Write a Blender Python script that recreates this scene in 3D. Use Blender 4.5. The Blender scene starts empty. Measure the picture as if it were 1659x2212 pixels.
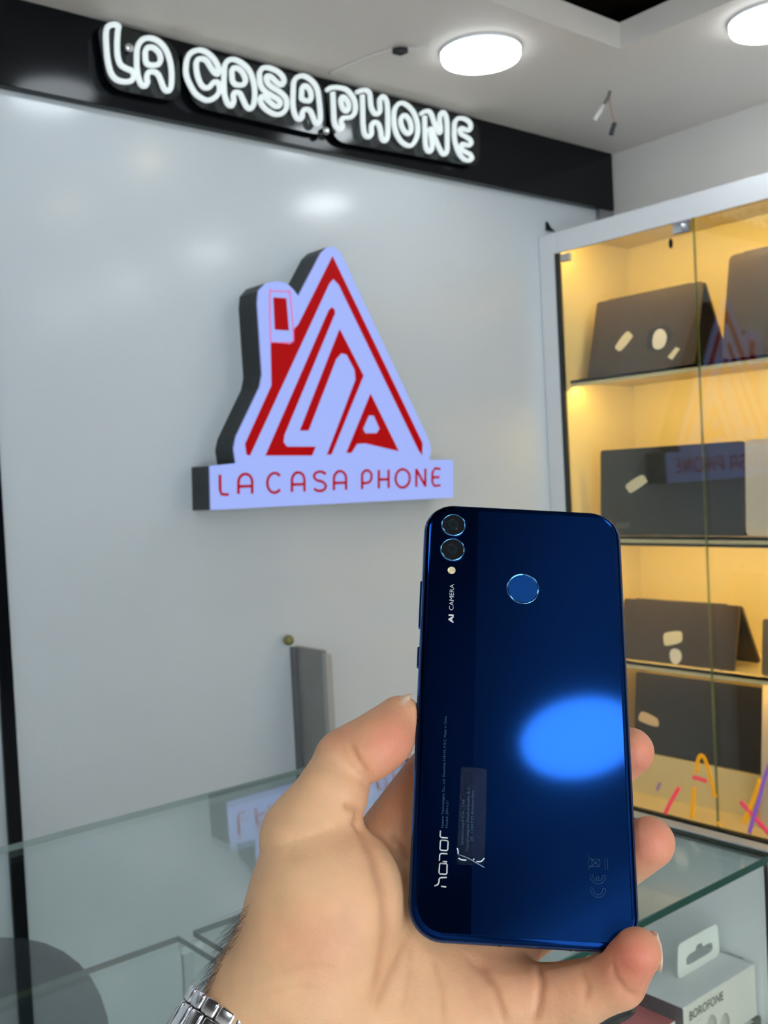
import bpy, bmesh, math, random
import numpy as np
from mathutils import Vector, Matrix
from mathutils.geometry import tessellate_polygon

random.seed(7); np.random.seed(7)
SC = bpy.context.scene
COL = SC.collection
R_ = math.radians

# ------------------------------------------------------------------ camera
F_PX, CX, CY = 2250.0, 829.5, 1106.0
CAM = np.array([0.0, 0.0, 1.45])
RC = np.array([[0.76591136, -0.64101852, -0.04974989],      # image right
               [-0.05658181, 0.00987664, -0.99834911],      # image down
               [0.64045163, 0.76746187, -0.02870536]])      # view direction
cam_d = bpy.data.cameras.new('camera'); cam_o = bpy.data.objects.new('camera', cam_d); COL.objects.link(cam_o)
mw = Matrix.Identity(4)
for i in range(3):
    mw[i][0] = RC[0][i]; mw[i][1] = -RC[1][i]; mw[i][2] = -RC[2][i]; mw[i][3] = CAM[i]
cam_o.matrix_world = mw
cam_d.sensor_fit = 'HORIZONTAL'; cam_d.sensor_width = 36.0; cam_d.lens = F_PX / 1659.0 * 36.0
cam_d.clip_start = 0.02
cam_d.dof.use_dof = True; cam_d.dof.focus_distance = 0.372; cam_d.dof.aperture_fstop = 42.0
SC.camera = cam_o

# ------------------------------------------------------------------ world, exposure
SC.view_settings.view_transform = 'Standard'; SC.view_settings.look = 'None'
SC.view_settings.exposure = 0.0; SC.view_settings.gamma = 1.0; SC.view_settings.use_curve_mapping = False
wd = bpy.data.worlds.new('world'); SC.world = wd; wd.use_nodes = True
wd.node_tree.nodes['Background'].inputs[0].default_value = (0.80, 0.91, 1.0, 1)
wd.node_tree.nodes['Background'].inputs[1].default_value = 5.4  # fill light reaching the room through the front gap
SC.cycles.transparent_max_bounces = 14; SC.cycles.use_light_tree = False
SC.cycles.max_bounces = 6; SC.cycles.diffuse_bounces = 3; SC.cycles.glossy_bounces = 3
SC.cycles.use_adaptive_sampling = True; SC.cycles.adaptive_threshold = 0.12; SC.cycles.adaptive_min_samples = 16
SC.cycles.sample_clamp_indirect = 6.0

LAMP = 24.0        # radiance of the white ceiling panels
WARM = 26.0        # radiance of the warm spots in the tray
STRIP = 58.0        # radiance of the warm strips in the cabinet
NEON = 0.74
LOGO = 0.85

# ------------------------------------------------------------------ helpers: projection
def ray(u, v):
    return RC.T @ np.array([(u - CX) / F_PX, (v - CY) / F_PX, 1.0])
def hit(u, v, ax, val):                      # point of the room on an axis plane under a pixel
    d = ray(u, v); s = (val - CAM[ax]) / d[ax]; return CAM + d * s
def cam_pt(u, v, zmm):                       # camera space millimetres
    return np.array([(u - CX) * zmm / F_PX, (v - CY) * zmm / F_PX, zmm])
def cam2w(p):
    return CAM + (np.asarray(p) / 1000.0) @ RC

# ------------------------------------------------------------------ helpers: materials
MATS = {}
def mat(name, col=(0.5, 0.5, 0.5), rough=0.5, metal=0.0, spec=0.5, emit=None, es=1.0, coat=0.0,
        noise=0.0, nscale=20.0, bump=0.0, bscale=60.0, sss=0.0, aniso=0.0):
    if name in MATS: return MATS[name]
    m = bpy.data.materials.new(name); m.use_nodes = True
    nt = m.node_tree; b = nt.nodes['Principled BSDF']
    b.inputs['Base Color'].default_value = (*col, 1); b.inputs['Roughness'].default_value = rough
    b.inputs['Metallic'].default_value = metal; b.inputs['Specular IOR Level'].default_value = spec
    if coat: b.inputs['Coat Weight'].default_value = coat; b.inputs['Coat Roughness'].default_value = 0.05
    if emit: b.inputs['Emission Color'].default_value = (*emit, 1); b.inputs['Emission Strength'].default_value = es
    if sss: b.inputs['Subsurface Weight'].default_value = sss
    if aniso: b.inputs['Anisotropic'].default_value = aniso
    tc = nt.nodes.new('ShaderNodeTexCoord')
    if noise:
        n = nt.nodes.new('ShaderNodeTexNoise'); n.inputs['Scale'].default_value = nscale; n.inputs['Detail'].default_value = 4
        nt.links.new(tc.outputs['Object'], n.inputs['Vector'])
        r = nt.nodes.new('ShaderNodeMapRange'); r.inputs['To Min'].default_value = 1 - noise; r.inputs['To Max'].default_value = 1 + noise
        nt.links.new(n.outputs['Fac'], r.inputs['Value'])
        mx = nt.nodes.new('ShaderNodeVectorMath'); mx.operation = 'SCALE'; mx.inputs[0].default_value = col
        nt.links.new(r.outputs['Result'], mx.inputs['Scale']); nt.links.new(mx.outputs['Vector'], b.inputs['Base Color'])
    if bump:
        n = nt.nodes.new('ShaderNodeTexNoise'); n.inputs['Scale'].default_value = bscale; n.inputs['Detail'].default_value = 3
        nt.links.new(tc.outputs['Object'], n.inputs['Vector'])
        bp = nt.nodes.new('ShaderNodeBump'); bp.inputs['Strength'].default_value = bump; bp.inputs['Distance'].default_value = 0.002
        nt.links.new(n.outputs['Fac'], bp.inputs['Height']); nt.links.new(bp.outputs['Normal'], b.inputs['Normal'])
    MATS[name] = m; return m

def glass_mat(name, tint=(0.95, 0.98, 0.96), f0=0.04, haze=0.0):
    """clear pane: transparent body, reflection growing with the angle (Schlick)"""
    if name in MATS: return MATS[name]
    m = bpy.data.materials.new(name); m.use_nodes = True; nt = m.node_tree
    for n in list(nt.nodes): nt.nodes.remove(n)
    out = nt.nodes.new('ShaderNodeOutputMaterial'); mix = nt.nodes.new('ShaderNodeMixShader')
    tr = nt.nodes.new('ShaderNodeBsdfTransparent'); tr.inputs[0].default_value = (*tint, 1)
    gl = nt.nodes.new('ShaderNodeBsdfGlossy'); gl.inputs['Roughness'].default_value = 0.02
    gl.inputs['Color'].default_value = (1, 1, 1, 1)
    lw = nt.nodes.new('ShaderNodeLayerWeight'); lw.inputs['Blend'].default_value = 0.5
    pw = nt.nodes.new('ShaderNodeMath'); pw.operation = 'POWER'; pw.inputs[1].default_value = 5.4
    mr = nt.nodes.new('ShaderNodeMath'); mr.operation = 'MULTIPLY_ADD'; mr.inputs[1].default_value = 1 - f0; mr.inputs[2].default_value = f0
    nt.links.new(lw.outputs['Facing'], pw.inputs[0]); nt.links.new(pw.outputs[0], mr.inputs[0])
    nt.links.new(mr.outputs[0], mix.inputs[0]); nt.links.new(tr.outputs[0], mix.inputs[1]); nt.links.new(gl.outputs[0], mix.inputs[2])
    last = mix
    if haze:
        df = nt.nodes.new('ShaderNodeBsdfDiffuse'); df.inputs[0].default_value = (0.8, 0.85, 0.85, 1)
        m2 = nt.nodes.new('ShaderNodeMixShader'); m2.inputs[0].default_value = haze
        nt.links.new(mix.outputs[0], m2.inputs[1]); nt.links.new(df.outputs[0], m2.inputs[2]); last = m2
    nt.links.new(last.outputs[0], out.inputs[0])
    MATS[name] = m; return m

def emit_mat(name, col, s, under=(0.8, 0.8, 0.8), sampled=True):
    m = mat(name, under, 0.4, emit=col, es=s)
    if not sampled: m.cycles.emission_sampling = 'NONE'
    return m

# ------------------------------------------------------------------ helpers: objects
def root(name, loc, label, cat, group=None, kind=None):
    o = bpy.data.objects.new(name, None); COL.objects.link(o); o.location = loc; o.empty_display_size = 0.05
    o['label'] = label; o['category'] = cat
    if group: o['group'] = group
    if kind: o['kind'] = kind
    return o
def tag(o, label, cat, group=None, kind=None):
    o['label'] = label; o['category'] = cat
    if group: o['group'] = group
    if kind: o['kind'] = kind
    return o
def struct(o, label=None):
    o['kind'] = 'structure'
    if label: o['label'] = label
    return o
def top_of(p):
    while p.parent: p = p.parent
    return p
def attach(o, parent, local=False):
    o.parent = parent
    if not local:                                 # vertices are given in room coordinates
        t = top_of(parent)
        if t is parent: o.matrix_parent_inverse = Matrix.Translation(-Vector(t.location))
def obj(name, me, m=None, parent=None, smooth=False, local=False):
    o = bpy.data.objects.new(name, me); COL.objects.link(o)
    if m is not None:
        for mm in (m if isinstance(m, (list, tuple)) else [m]): me.materials.append(mm)
    if smooth and len(me.polygons): me.polygons.foreach_set('use_smooth', [True] * len(me.polygons))
    if parent: attach(o, parent, local)
    return o
def mesh(name, v, f):
    me = bpy.data.meshes.new(name); me.from_pydata([tuple(map(float, p)) for p in v], [], [tuple(q) for q in f]); me.update(); return me
def bm_mesh(name, bm):
    me = bpy.data.meshes.new(name); bm.to_mesh(me); bm.free(); me.update(); return me
def add_box(bm, a, b, bev=0.0, seg=2, M=None):
    c = [(a[i] + b[i]) / 2 for i in range(3)]; s = [abs(b[i] - a[i]) for i in range(3)]
    r = bmesh.ops.create_cube(bm, size=1.0)
    vs = r['verts']
    bmesh.ops.scale(bm, vec=s, verts=vs); bmesh.ops.translate(bm, vec=c, verts=vs)
    if bev:
        es = list({e for v in vs for e in v.link_edges})
        rb = bmesh.ops.bevel(bm, geom=es, offset=bev, segments=seg, profile=0.5, affect='EDGES')
        vs = list({v for fc in rb['faces'] for v in fc.verts} | {v for v in vs if v.is_valid})
    if M is not None: bmesh.ops.transform(bm, matrix=M, verts=vs)
    return vs
def box(name, a, b, m, parent=None, bev=0.0, seg=2, M=None, local=False):
    bm = bmesh.new(); add_box(bm, a, b, bev, seg, M)
    return obj(name, bm_mesh(name, bm), m, parent, local=local)
def glass_box(name, a, b, thin_axis, parent, pane, edge, bev=0.0):
    """pane with its own green edges: slot 0 on the two large faces, slot 1 around"""
    bm = bmesh.new(); add_box(bm, a, b, bev, 1)
    bm.normal_update()
    for fc in bm.faces: fc.material_index = 0 if abs(fc.normal[thin_axis]) > 0.9 else 1
    return obj(name, bm_mesh(name, bm), [pane, edge], parent)
def catmull(pts, closed, sub=6):
    P = [np.array(p, float) for p in pts]; n = len(P); out = []
    rng = n if closed else n - 1
    for i in range(rng):
        p0 = P[(i - 1) % n] if closed or i > 0 else P[0] * 2 - P[1]
        p1 = P[i]; p2 = P[(i + 1) % n]
        p3 = P[(i + 2) % n] if closed or i + 2 < n else p2 * 2 - p1
        for k in range(sub):
            t = k / sub
            out.append(0.5 * ((2 * p1) + (-p0 + p2) * t + (2 * p0 - 5 * p1 + 4 * p2 - p3) * t * t + (-p0 + 3 * p1 - 3 * p2 + p3) * t ** 3))
    if not closed: out.append(P[-1])
    return out
def tube_data(pts, rad, closed=False, seg=10, flat=None, cap=True):
    """sweep; rad a number or list; flat=(axis vector, factor) squashes the section along an axis"""
    P = [Vector(p) for p in pts]; n = len(P); V = []; Fc = []
    up = None
    for i in range(n):
        if closed: t = (P[(i + 1) % n] - P[(i - 1) % n])
        else: t = P[min(i + 1, n - 1)] - P[max(i - 1, 0)]
        t.normalize()
        if up is None:
            up = t.orthogonal().normalized()
            if flat is not None:
                fa = Vector(flat[0]); fa = fa - t * fa.dot(t)
                if fa.length > 1e-6: up = fa.normalized()
        else:
            if flat is not None: fa = Vector(flat[0]); up = fa - t * fa.dot(t)
            else: up = up - t * up.dot(t)
            up.normalize()
        sd = t.cross(up)
        r = rad[i] if hasattr(rad, '__len__') else rad
        for k in range(seg):
            a = 2 * math.pi * k / seg
            V.append(P[i] + up * (math.cos(a) * r * (flat[1] if flat else 1)) + sd * (math.sin(a) * r))
    for i in range(n if closed else n - 1):
        j = (i + 1) % n
        for k in range(seg):
            l = (k + 1) % seg
            Fc.append((i * seg + k, i * seg + l, j * seg + l, j * seg + k))
    if not closed and cap:
        Fc.append(tuple(range(seg))[::-1]); Fc.append(tuple((n - 1) * seg + k for k in range(seg)))
    return V, Fc
def tube(name, pts, rad, m, parent=None, closed=False, seg=10, flat=None, local=False):
    v, f = tube_data(pts, rad, closed, seg, flat)
    return obj(name, mesh(name, v, f), m, parent, smooth=True, local=local)
def tubes(name, lines, rad, m, parent=None, seg=6, local=False, closed=False):
    V = []; Fc = []
    for ln in lines:
        v, f = tube_data(ln, rad, closed, seg); o = len(V); V += v; Fc += [tuple(i + o for i in q) for q in f]
    return obj(name, mesh(name, V, Fc), m, parent, smooth=True, local=local)
def slab(name, loops, off, m, parent=None, local=False, side=None):
    """loops[0] outer ring, others holes (3D points in one plane), extruded by the vector off"""
    off = Vector(off); L = [[Vector(p) for p in lp] for lp in loops]
    flat = [p for lp in L for p in lp]; n = len(flat)
    tris = tessellate_polygon(L)
    V = flat + [p + off for p in flat]; Fc = []; mi = []
    for t in tris:
        Fc.append(t); mi.append(0); Fc.append(tuple(i + n for i in reversed(t))); mi.append(0)
    o = 0
    for lp in L:
        k = len(lp)
        for i in range(k):
            j = (i + 1) % k; Fc.append((o + i, o + j, o + j + n, o + i + n)); mi.append(1)
        o += k
    me = mesh(name, V, Fc)
    bm = bmesh.new(); bm.from_mesh(me); bm.faces.ensure_lookup_table()
    for fc, k in zip(bm.faces, mi): fc.material_index = k if side else 0
    bmesh.ops.recalc_face_normals(bm, faces=bm.faces[:]); bm.to_mesh(me); bm.free()
    return obj(name, me, [m, side] if side else m, parent, local=local)
def lathe(name, prof, m, parent=None, seg=32, M=None, local=False, smooth=True):
    V = []; Fc = []
    for (r, z) in prof:
        for k in range(seg):
            a = 2 * math.pi * k / seg; V.append(Vector((r * math.cos(a), r * math.sin(a), z)))
    for i in range(len(prof) - 1):
        for k in range(seg):
            l = (k + 1) % seg; Fc.append((i * seg + k, i * seg + l, (i + 1) * seg + l, (i + 1) * seg + k))
    Fc.append(tuple(range(seg))[::-1]); Fc.append(tuple((len(prof) - 1) * seg + k for k in range(seg)))
    if M is not None: V = [M @ v for v in V]
    return obj(name, mesh(name, V, Fc), m, parent, smooth=smooth, local=local)
def text_mesh(body, size, offset=0.0, extrude=0.0, spacing=1.0):
    cu = bpy.data.curves.new('t', 'FONT'); cu.body = body; cu.size = size; cu.offset = offset; cu.extrude = extrude; cu.space_character = spacing
    cu.resolution_u = 3
    o = bpy.data.objects.new('t', cu); COL.objects.link(o)
    dg = bpy.context.evaluated_depsgraph_get(); me = bpy.data.meshes.new_from_object(o.evaluated_get(dg))
    bpy.data.objects.remove(o); bpy.data.curves.remove(cu); return me
def text(name, body, size, M, m, parent, local=False, width=None, offset=0.0, extrude=0.0):
    me = text_mesh(body, size, offset, extrude)
    xs = [v.co.x for v in me.vertices]
    if width and xs:
        k = width / (max(xs) - min(xs)); me.transform(Matrix.Diagonal((k, 1, 1, 1)))
    me.transform(M); me.update()
    me.materials.clear()
    return obj(name, me, m, parent, local=local)
def frame_from(o, x, y):
    x = Vector(x).normalized(); y = Vector(y); y = (y - x * y.dot(x)).normalized(); z = x.cross(y)
    M = Matrix.Identity(4)
    for i in range(3): M[i][0] = x[i]; M[i][1] = y[i]; M[i][2] = z[i]; M[i][3] = o[i]
    return M
def copy_tree(o, parent=None):
    c = o.copy(); COL.objects.link(c); c.parent = parent
    for ch in list(o.children): copy_tree(ch, c)
    return c

# ------------------------------------------------------------------ room shell
YW, XR, ZC, XC = 2.555, 3.36, 2.68, 2.93       # back wall, right wall, lowered ceiling, cabinet front
XL, YF, ZT = -2.2, -3.0, 2.84                  # left wall, shop front, tray ceiling
m_wall = mat('white_laminate', (0.63, 0.68, 0.71), 0.165, spec=0.5, noise=0.02, nscale=3)
m_paint = mat('cream_paint', (0.86, 0.82, 0.77), 0.7, noise=0.03, nscale=5)
m_ceil = mat('ceiling_board', (0.80, 0.75, 0.69), 0.6, noise=0.03, nscale=4)
m_floor = mat('floor_tile', (0.50, 0.50, 0.48), 0.3, noise=0.08, nscale=6)
m_black = mat('black_gloss', (0.004, 0.005, 0.007), 0.13, spec=0.22)
m_dark = mat('dark_tray', (0.018, 0.012, 0.008), 0.25)
m_shop = mat('dark_shopfront', (0.05, 0.05, 0.055), 0.4)

struct(box('wall_back', (XL, YW, 0), (XR, YW + 0.1, ZC + 0.3), m_wall), 'glossy white laminate wall behind the glowing sign')
struct(box('wall_right', (XR, YF, 0), (XR + 0.1, YW + 0.1, ZC + 0.3), m_paint), 'cream painted wall above the display cabinet')
struct(box('wall_left', (XL - 0.1, YF, 0), (XL, YW + 0.1, ZC + 0.3), m_paint))
bm = bmesh.new()                                                     # unseen lintel and piers: gap added for fill light, right pier steers it
add_box(bm, (XL - 0.1, YF - 0.1, 2.35), (XR + 0.1, YF, ZC + 0.3)); add_box(bm, (XL - 0.1, YF - 0.1, 0), (XL + 0.35, YF, 2.35)); add_box(bm, (1.0, YF - 0.1, 0), (XR + 0.1, YF, 2.35))
struct(obj('wall_front_unseen', bm_mesh('wall_front_unseen', bm), m_shop))
struct(box('floor', (XL - 0.1, YF - 0.1, -0.1), (XR + 0.1, YW + 0.1, 0), m_floor))
# lowered ceiling ring round the tray
TX0, TX1, TY0, TY1 = -1.7, 2.555, -1.85, 1.88
loop = lambda x0, x1, y0, y1, z: [(x0, y0, z), (x1, y0, z), (x1, y1, z), (x0, y1, z)]
ce = struct(slab('ceiling', [loop(XL - 0.1, XR + 0.1, YF - 0.1, YW + 0.1, ZC), loop(TX0, TX1, TY0, TY1, ZC)], (0, 0, 0.075), m_ceil),
            'off-white lowered ceiling with a dark square recess')
tr = box('tray_panel', (TX0 - 0.25, TY0 - 0.25, ZT), (TX1 + 0.25, TY1 + 0.25, ZT + 0.05), m_dark, ce)
tr['label'] = 'dark brown glossy panel in the recess'
bm = bmesh.new()
for a, b in (((TX0 - 0.25, TY0 - 0.25, ZC + 0.075), (TX0 - 0.22, TY1 + 0.25, ZT)), ((TX1 + 0.22, TY0 - 0.25, ZC + 0.075), (TX1 + 0.25, TY1 + 0.25, ZT)),
             ((TX0 - 0.25, TY0 - 0.25, ZC + 0.075), (TX1 + 0.25, TY0 - 0.22, ZT)), ((TX0 - 0.25, TY1 + 0.22, ZC + 0.075), (TX1 + 0.25, TY1 + 0.25, ZT))):
    add_box(bm, a, b)
obj('tray_side', bm_mesh('tray_side', bm), m_dark, ce)
# black vertical trim on the wall
x0 = hit(9, 1700, 1, YW)[0]; x1 = hit(39, 1700, 1, YW)[0]
struct(box('trim_1', (x0, YW - 0.012, 0), (x1, YW, 2.46), m_black), 'black vertical trim strip at the left of the white wall')

# black fascia board
fz = hit(650, 316, 1, YW - 0.03)[2]
tag(box('fascia_board', (XL + 0.002, YW - 0.0305, fz), (XR - 0.012, YW - 0.001, ZC - 0.001), m_black, bev=0.002), 'glossy black fascia board under the ceiling behind the neon sign', 'fascia')
struct(box('trim_2', (hit(1287, 452, 1, YW)[0], YW - 0.02, 2.2), (XR, YW, fz), mat('corner_grey', (0.25, 0.25, 0.26), 0.5)), 'grey corner strip below the end of the fascia')

# ------------------------------------------------------------------ ceiling lamps
m_lamp = emit_mat('lamp_white', (0.90, 0.96, 1.0), LAMP)
m_lampw = emit_mat('lamp_white_wall_row', (0.86, 0.94, 1.0), LAMP * 0.55)
m_warm = emit_mat('lamp_warm', (1.0, 0.72, 0.38), WARM)
m_lside = emit_mat('lamp_side', (0.88, 0.95, 1.0), LAMP * 0.10, sampled=False)
m_rim = mat('lamp_rim', (0.85, 0.86, 0.87), 0.4)
def lamp(x, y, z, r, label, me=m_lamp, group='white ceiling panels'):
    t = root('ceiling_lamp', (x, y, z), label, 'ceiling lamp', group)
    lathe('rim', [(r + 0.004, 0), (r + 0.004, -0.006), (r + 0.001, -0.008), (r, -0.004)], m_rim, t, 40, local=True)
    lathe('diffuser', [(r - 0.003, -0.023), (r - 0.004, -0.027), (r - 0.02, -0.028), (0.001, -0.0285)], me, t, 40, local=True)
    lathe('diffuser_side', [(r, 0.0), (r, -0.020), (r - 0.003, -0.0229)], m_lside, t, 40, local=True)
    return t
P = hit(1038, 108, 2, ZC); lamp(P[0], P[1], ZC, 0.115, 'round white ceiling panel light above the end of the neon sign', m_lampw)
P = hit(1668, 38, 2, ZC); lamp(P[0], P[1], ZC, 0.115, 'round white ceiling panel light at the top right edge')
for (x, y, lb) in ((1.31, 2.05, 'round white ceiling panel light in front of the letters LA'), (0.42, 2.05, 'round white ceiling panel light above the black wall trim'),
                   (-0.48, 2.05, 'round white ceiling panel light nearest the left wall'), (2.78, 0.50, 'round white ceiling panel light over the middle of the cabinet'),
                   (2.77, -0.41, 'round white ceiling panel light past the far end of the cabinet'), (2.76, -1.3, 'round white ceiling panel light nearest the shop front')):
    lamp(x, y, ZC, 0.115, lb, m_lampw if y > 1.9 else m_lamp)
lamp(-0.40, -1.40, ZT, 0.15, 'large round panel light mirrored on the phone back', group='tray lights')
lamp(-0.66, -0.05, ZT, 0.15, 'added round panel light in the recess, brightening the hand from the left', group='tray lights')  # unseen lamp added to light the hand from the left
lamp(0.72, -0.62, ZT, 0.15, 'added round panel light in the recess behind the viewer, brightening the hand', group='tray lights')  # unseen lamp added to light the hand from over the shoulder
for (x, y, lb) in ((2.08, 1.22, 'small warm spot light in the recess nearer the logo wall'), (2.07, 0.41, 'small warm spot light in the recess farther from the logo wall')):
    lamp(x, y, ZT, 0.05, lb, m_warm, 'tray lights')

# loose wires hanging from the ceiling, and the small sensor with its lead
m_cable = mat('grey_cable', (0.18, 0.17, 0.16), 0.5); m_pink = mat('pink_wire', (0.5, 0.33, 0.3), 0.5); m_wht = mat('white_plastic', (0.8, 0.79, 0.75), 0.4)
P0 = hit(1318, 197, 2, ZC); d0 = float(np.dot(P0 - CAM, RC[2]))
wp = lambda u, v, dd=0.0: CAM + ray(u, v) * (d0 + dd)
t = root('hanging_wires', P0, 'loose cut wires hanging from the ceiling above the cabinet', 'wire')
tube('wire', catmull([P0, wp(1314, 210), wp(1303, 228)], False), 0.0055, m_cable, t)
tube('connector', [wp(1304, 226), wp(1294, 243), wp(1284, 260)], [0.0065, 0.0075, 0.0075], m_wht, t)
tube('wire', catmull([P0, wp(1317, 220), wp(1322, 245), wp(1329, 262), wp(1327, 270)], False), 0.0035, m_pink, t)
tube('tape_end', catmull([wp(1328, 266), wp(1324, 278), wp(1320, 291)], False), 0.008, mat('black_tape', (0.02, 0.025, 0.035), 0.5), t)
P0 = hit(862, 97, 2, ZC)
t = root('ceiling_sensor', P0, 'small black plug on the ceiling with a lead running to the fascia', 'plug')
q0 = hit(848, 101, 2, ZC); q1 = hit(880, 101, 2, ZC)
tube('body', [q0 - [0, 0, 0.012], (q0 + q1) / 2 - [0, 0, 0.013], q1 - [0, 0, 0.010]], [0.008, 0.012, 0.008], mat('black_plastic', (0.015, 0.015, 0.016), 0.4), t)
tube('lead', catmull([hit(u, v, 2, ZC) - [0, 0, 0.004] for u, v in ((850, 103), (800, 118), (750, 138), (712, 156))], False), 0.004, m_ceil, t)
tube('prong', catmull([hit(u, v, 2, ZC) - [0, 0, 0.006] for u, v in ((880, 101), (905, 100), (930, 90))], False), 0.003, m_wht, t)

# ------------------------------------------------------------------ neon sign
YN = YW - 0.075
m_neon = emit_mat('neon_tube', (0.86, 0.95, 0.97), NEON, (0.25, 0.28, 0.27), False)
m_acr = mat('smoked_acrylic', (0.012, 0.016, 0.016), 0.12, spec=0.5)
NE = {  # crop origin x, y, scale, closed flag, points of the tube centre line
 'letter_L': (190, 20, 3.858, [(1, [(150,200),(165,147),(210,127),(253,143),(248,190),(242,290),(247,390),(270,460),(320,495),(362,512),(383,550),(365,592),(315,605),(240,588),(190,528),(163,420),(152,300)])]),
 'letter_A': (190, 20, 3.858, [(1, [(405,420),(412,320),(450,257),(515,240),(590,270),(650,340),(685,440),(697,550),(690,655),(660,682),(630,655),(605,590),(580,540),(540,520),(500,532),(490,575),(495,612),(475,640),(445,628),(420,570),(408,500)]),
                               (1, [(478,400),(480,345),(507,317),(550,324),(590,362),(605,415),(590,455),(550,467),(500,460),(483,438)])]),
 'letter_C': (190, 20, 3.858, [(1, [(815,500),(825,420),(860,362),(930,340),(1000,367),(1060,430),(1090,500),(1083,540),(1053,528),(1020,480),(985,428),(940,412),(907,432),(902,490),(917,570),(950,637),(990,657),(1020,640),(1050,608),(1083,612),(1098,660),(1083,708),(1040,747),(980,757),(900,708),(850,630),(822,560)])]),
 'letter_A.001': (190, 20, 3.858, [(1, [(1135,540),(1142,462),(1177,423),(1230,422),(1300,462),(1350,522),(1380,610),(1390,700),(1380,795),(1350,830),(1317,806),(1290,750),(1265,702),(1230,692),(1211,712),(1214,768),(1198,805),(1166,788),(1140,720),(1133,620)]),
                                   (1, [(1200,560),(1202,503),(1230,488),(1275,512),(1308,570),(1308,613),(1280,632),(1230,627),(1206,600)])]),
 'letter_S': (540, 120, 6.9125, [(1, [(140,300),(152,232),(202,183),(290,187),(400,232),(478,302),(507,370),(493,425),(460,437),(400,400),(330,333),(282,305),(248,313),(243,350),(272,420),(340,480),(430,532),(500,592),(543,660),(543,780),(500,847),(430,880),(340,866),(232,798),(168,720),(153,650),(172,613),(220,622),(290,690),(360,748),(410,762),(446,738),(446,690),(400,642),(310,590),(210,520),(155,430)])]),
 'letter_A.002': (540, 120, 6.9125, [(1, [(640,700),(645,500),(652,402),(692,333),(780,303),(878,342),(958,420),(1008,520),(1035,700),(1050,900),(1043,985),(1010,1024),(972,998),(940,920),(900,832),(850,803),(802,813),(778,870),(780,915),(750,953),(702,937),(666,870),(648,800)]),
                                     (1, [(770,570),(778,483),(812,450),(860,473),(903,540),(912,620),(892,674),(840,676),(792,658),(769,638)])]),
 'letter_P': (690, 160, 6.9125, [(0, [(112,237),(180,203),(280,202),(390,228),(468,302),(522,400),(537,510),(517,597),(460,646),(390,653),(338,665),(323,720),(343,780),(323,826),(290,826),(242,778),(217,680),(206,450),(198,275)]),
                                 (1, [(320,420),(327,353),(360,344),(408,392),(436,460),(427,535),(390,553),(347,508)])]),
 'letter_H': (690, 160, 6.9125, [(0, [(558,270),(640,243),(698,243),(748,292),(760,400),(772,500),(820,586),(868,596),(902,556),(900,440),(902,373),(940,334),(988,372),(1013,470),(1020,700),(1018,900),(998,985),(960,996),(927,948),(910,840),(880,752),(830,718),(788,738),(773,800),(776,888),(750,934),(711,936),(672,888),(650,750),(645,500),(640,315)])]),
 'letter_O': (690, 160, 6.9125, [(1, [(1110,650),(1122,532),(1172,453),(1240,433),(1328,482),(1408,580),(1458,720),(1467,850),(1447,957),(1388,1054),(1320,1069),(1232,1018),(1162,920),(1120,790)]),
                                 (1, [(1212,700),(1232,634),(1280,619),(1338,682),(1366,770),(1366,848),(1328,894),(1272,858),(1227,780)])]),
 'letter_N': (830, 200, 6.9125, [(0, [(548,318),(600,285),(660,278),(705,332),(745,450),(790,560),(832,602),(838,520),(826,420),(838,322),(875,294),(916,342),(936,450),(940,700),(939,850),(918,914),(880,920),(842,870),(790,760),(740,640),(702,552),(682,548),(697,640),(714,760),(708,848),(680,884),(642,862),(616,780),(606,560),(602,355)])]),
 'letter_E': (830, 200, 6.9125, [(1, [(1045,560),(1052,452),(1092,393),(1160,384),(1238,414),(1286,472),(1286,538),(1258,566),(1210,553),(1152,532),(1128,560),(1152,620),(1220,660),(1278,702),(1296,750),(1278,786),(1230,787),(1172,766),(1148,790),(1162,850),(1220,890),(1278,922),(1306,970),(1297,1001),(1250,1015),(1182,986),(1112,900),(1062,760),(1046,650)])]),
}
t = root('neon_sign', (1.85, YN, 2.4), 'white neon tube sign reading LA CASA PHONE on the black fascia', 'neon sign')
for nm, (ox, oy, s, lines) in NE.items():
    V = []; Fc = []
    for cl, pts in lines:
        w = [hit(ox + x / s, oy + y / s, 1, YN) for x, y in pts]
        c = catmull(w, bool(cl), 6)
        v, f = tube_data(c, 0.0067, bool(cl), 8, flat=((0, 1, 0), 1.5)); o = len(V); V += v; Fc += [tuple(i + o for i in q) for q in f]
    obj(nm.split('.')[0].lower(), mesh('letter', V, Fc), m_neon, t, smooth=True)
def round_poly(pts, r=0.03, n=5):
    out = []; k = len(pts)
    for i in range(k):
        p = Vector(pts[i]); a = Vector(pts[i - 1]) - p; b = Vector(pts[(i + 1) % k]) - p
        q = min(r, a.length / 2.1, b.length / 2.1); A = p + a.normalized() * q; B = p + b.normalized() * q
        for j in range(n + 1):
            s = j / n; out.append(A * (1 - s) ** 2 + p * 2 * s * (1 - s) + B * s * s)
    return out
for quad in ([(207,40),(385,95),(392,222),(232,190)], [(388,100),(700,175),(705,295),(415,230)], [(700,175),(1036,262),(1037,362),(720,305)]):
    lp = round_poly([hit(u, v, 1, YN + 0.022) for u, v in quad], 0.05)
    bk = slab('backing_plate', [lp], (0, 0.006, 0), m_acr, t)
for u, v in ((275, 106), (700, 285)):
    c = hit(u, v, 1, YN + 0.02)
    lathe('standoff', [(0.012, 0), (0.012, -0.012), (0.009, -0.016), (0.001, -0.016)], mat('steel', (0.6, 0.6, 0.6), 0.25, 1.0), t, 16,
          M=frame_from(c, (1, 0, 0), (0, 0, 1)).to_4x4() @ Matrix.Rotation(math.pi, 4, 'X'))

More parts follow.
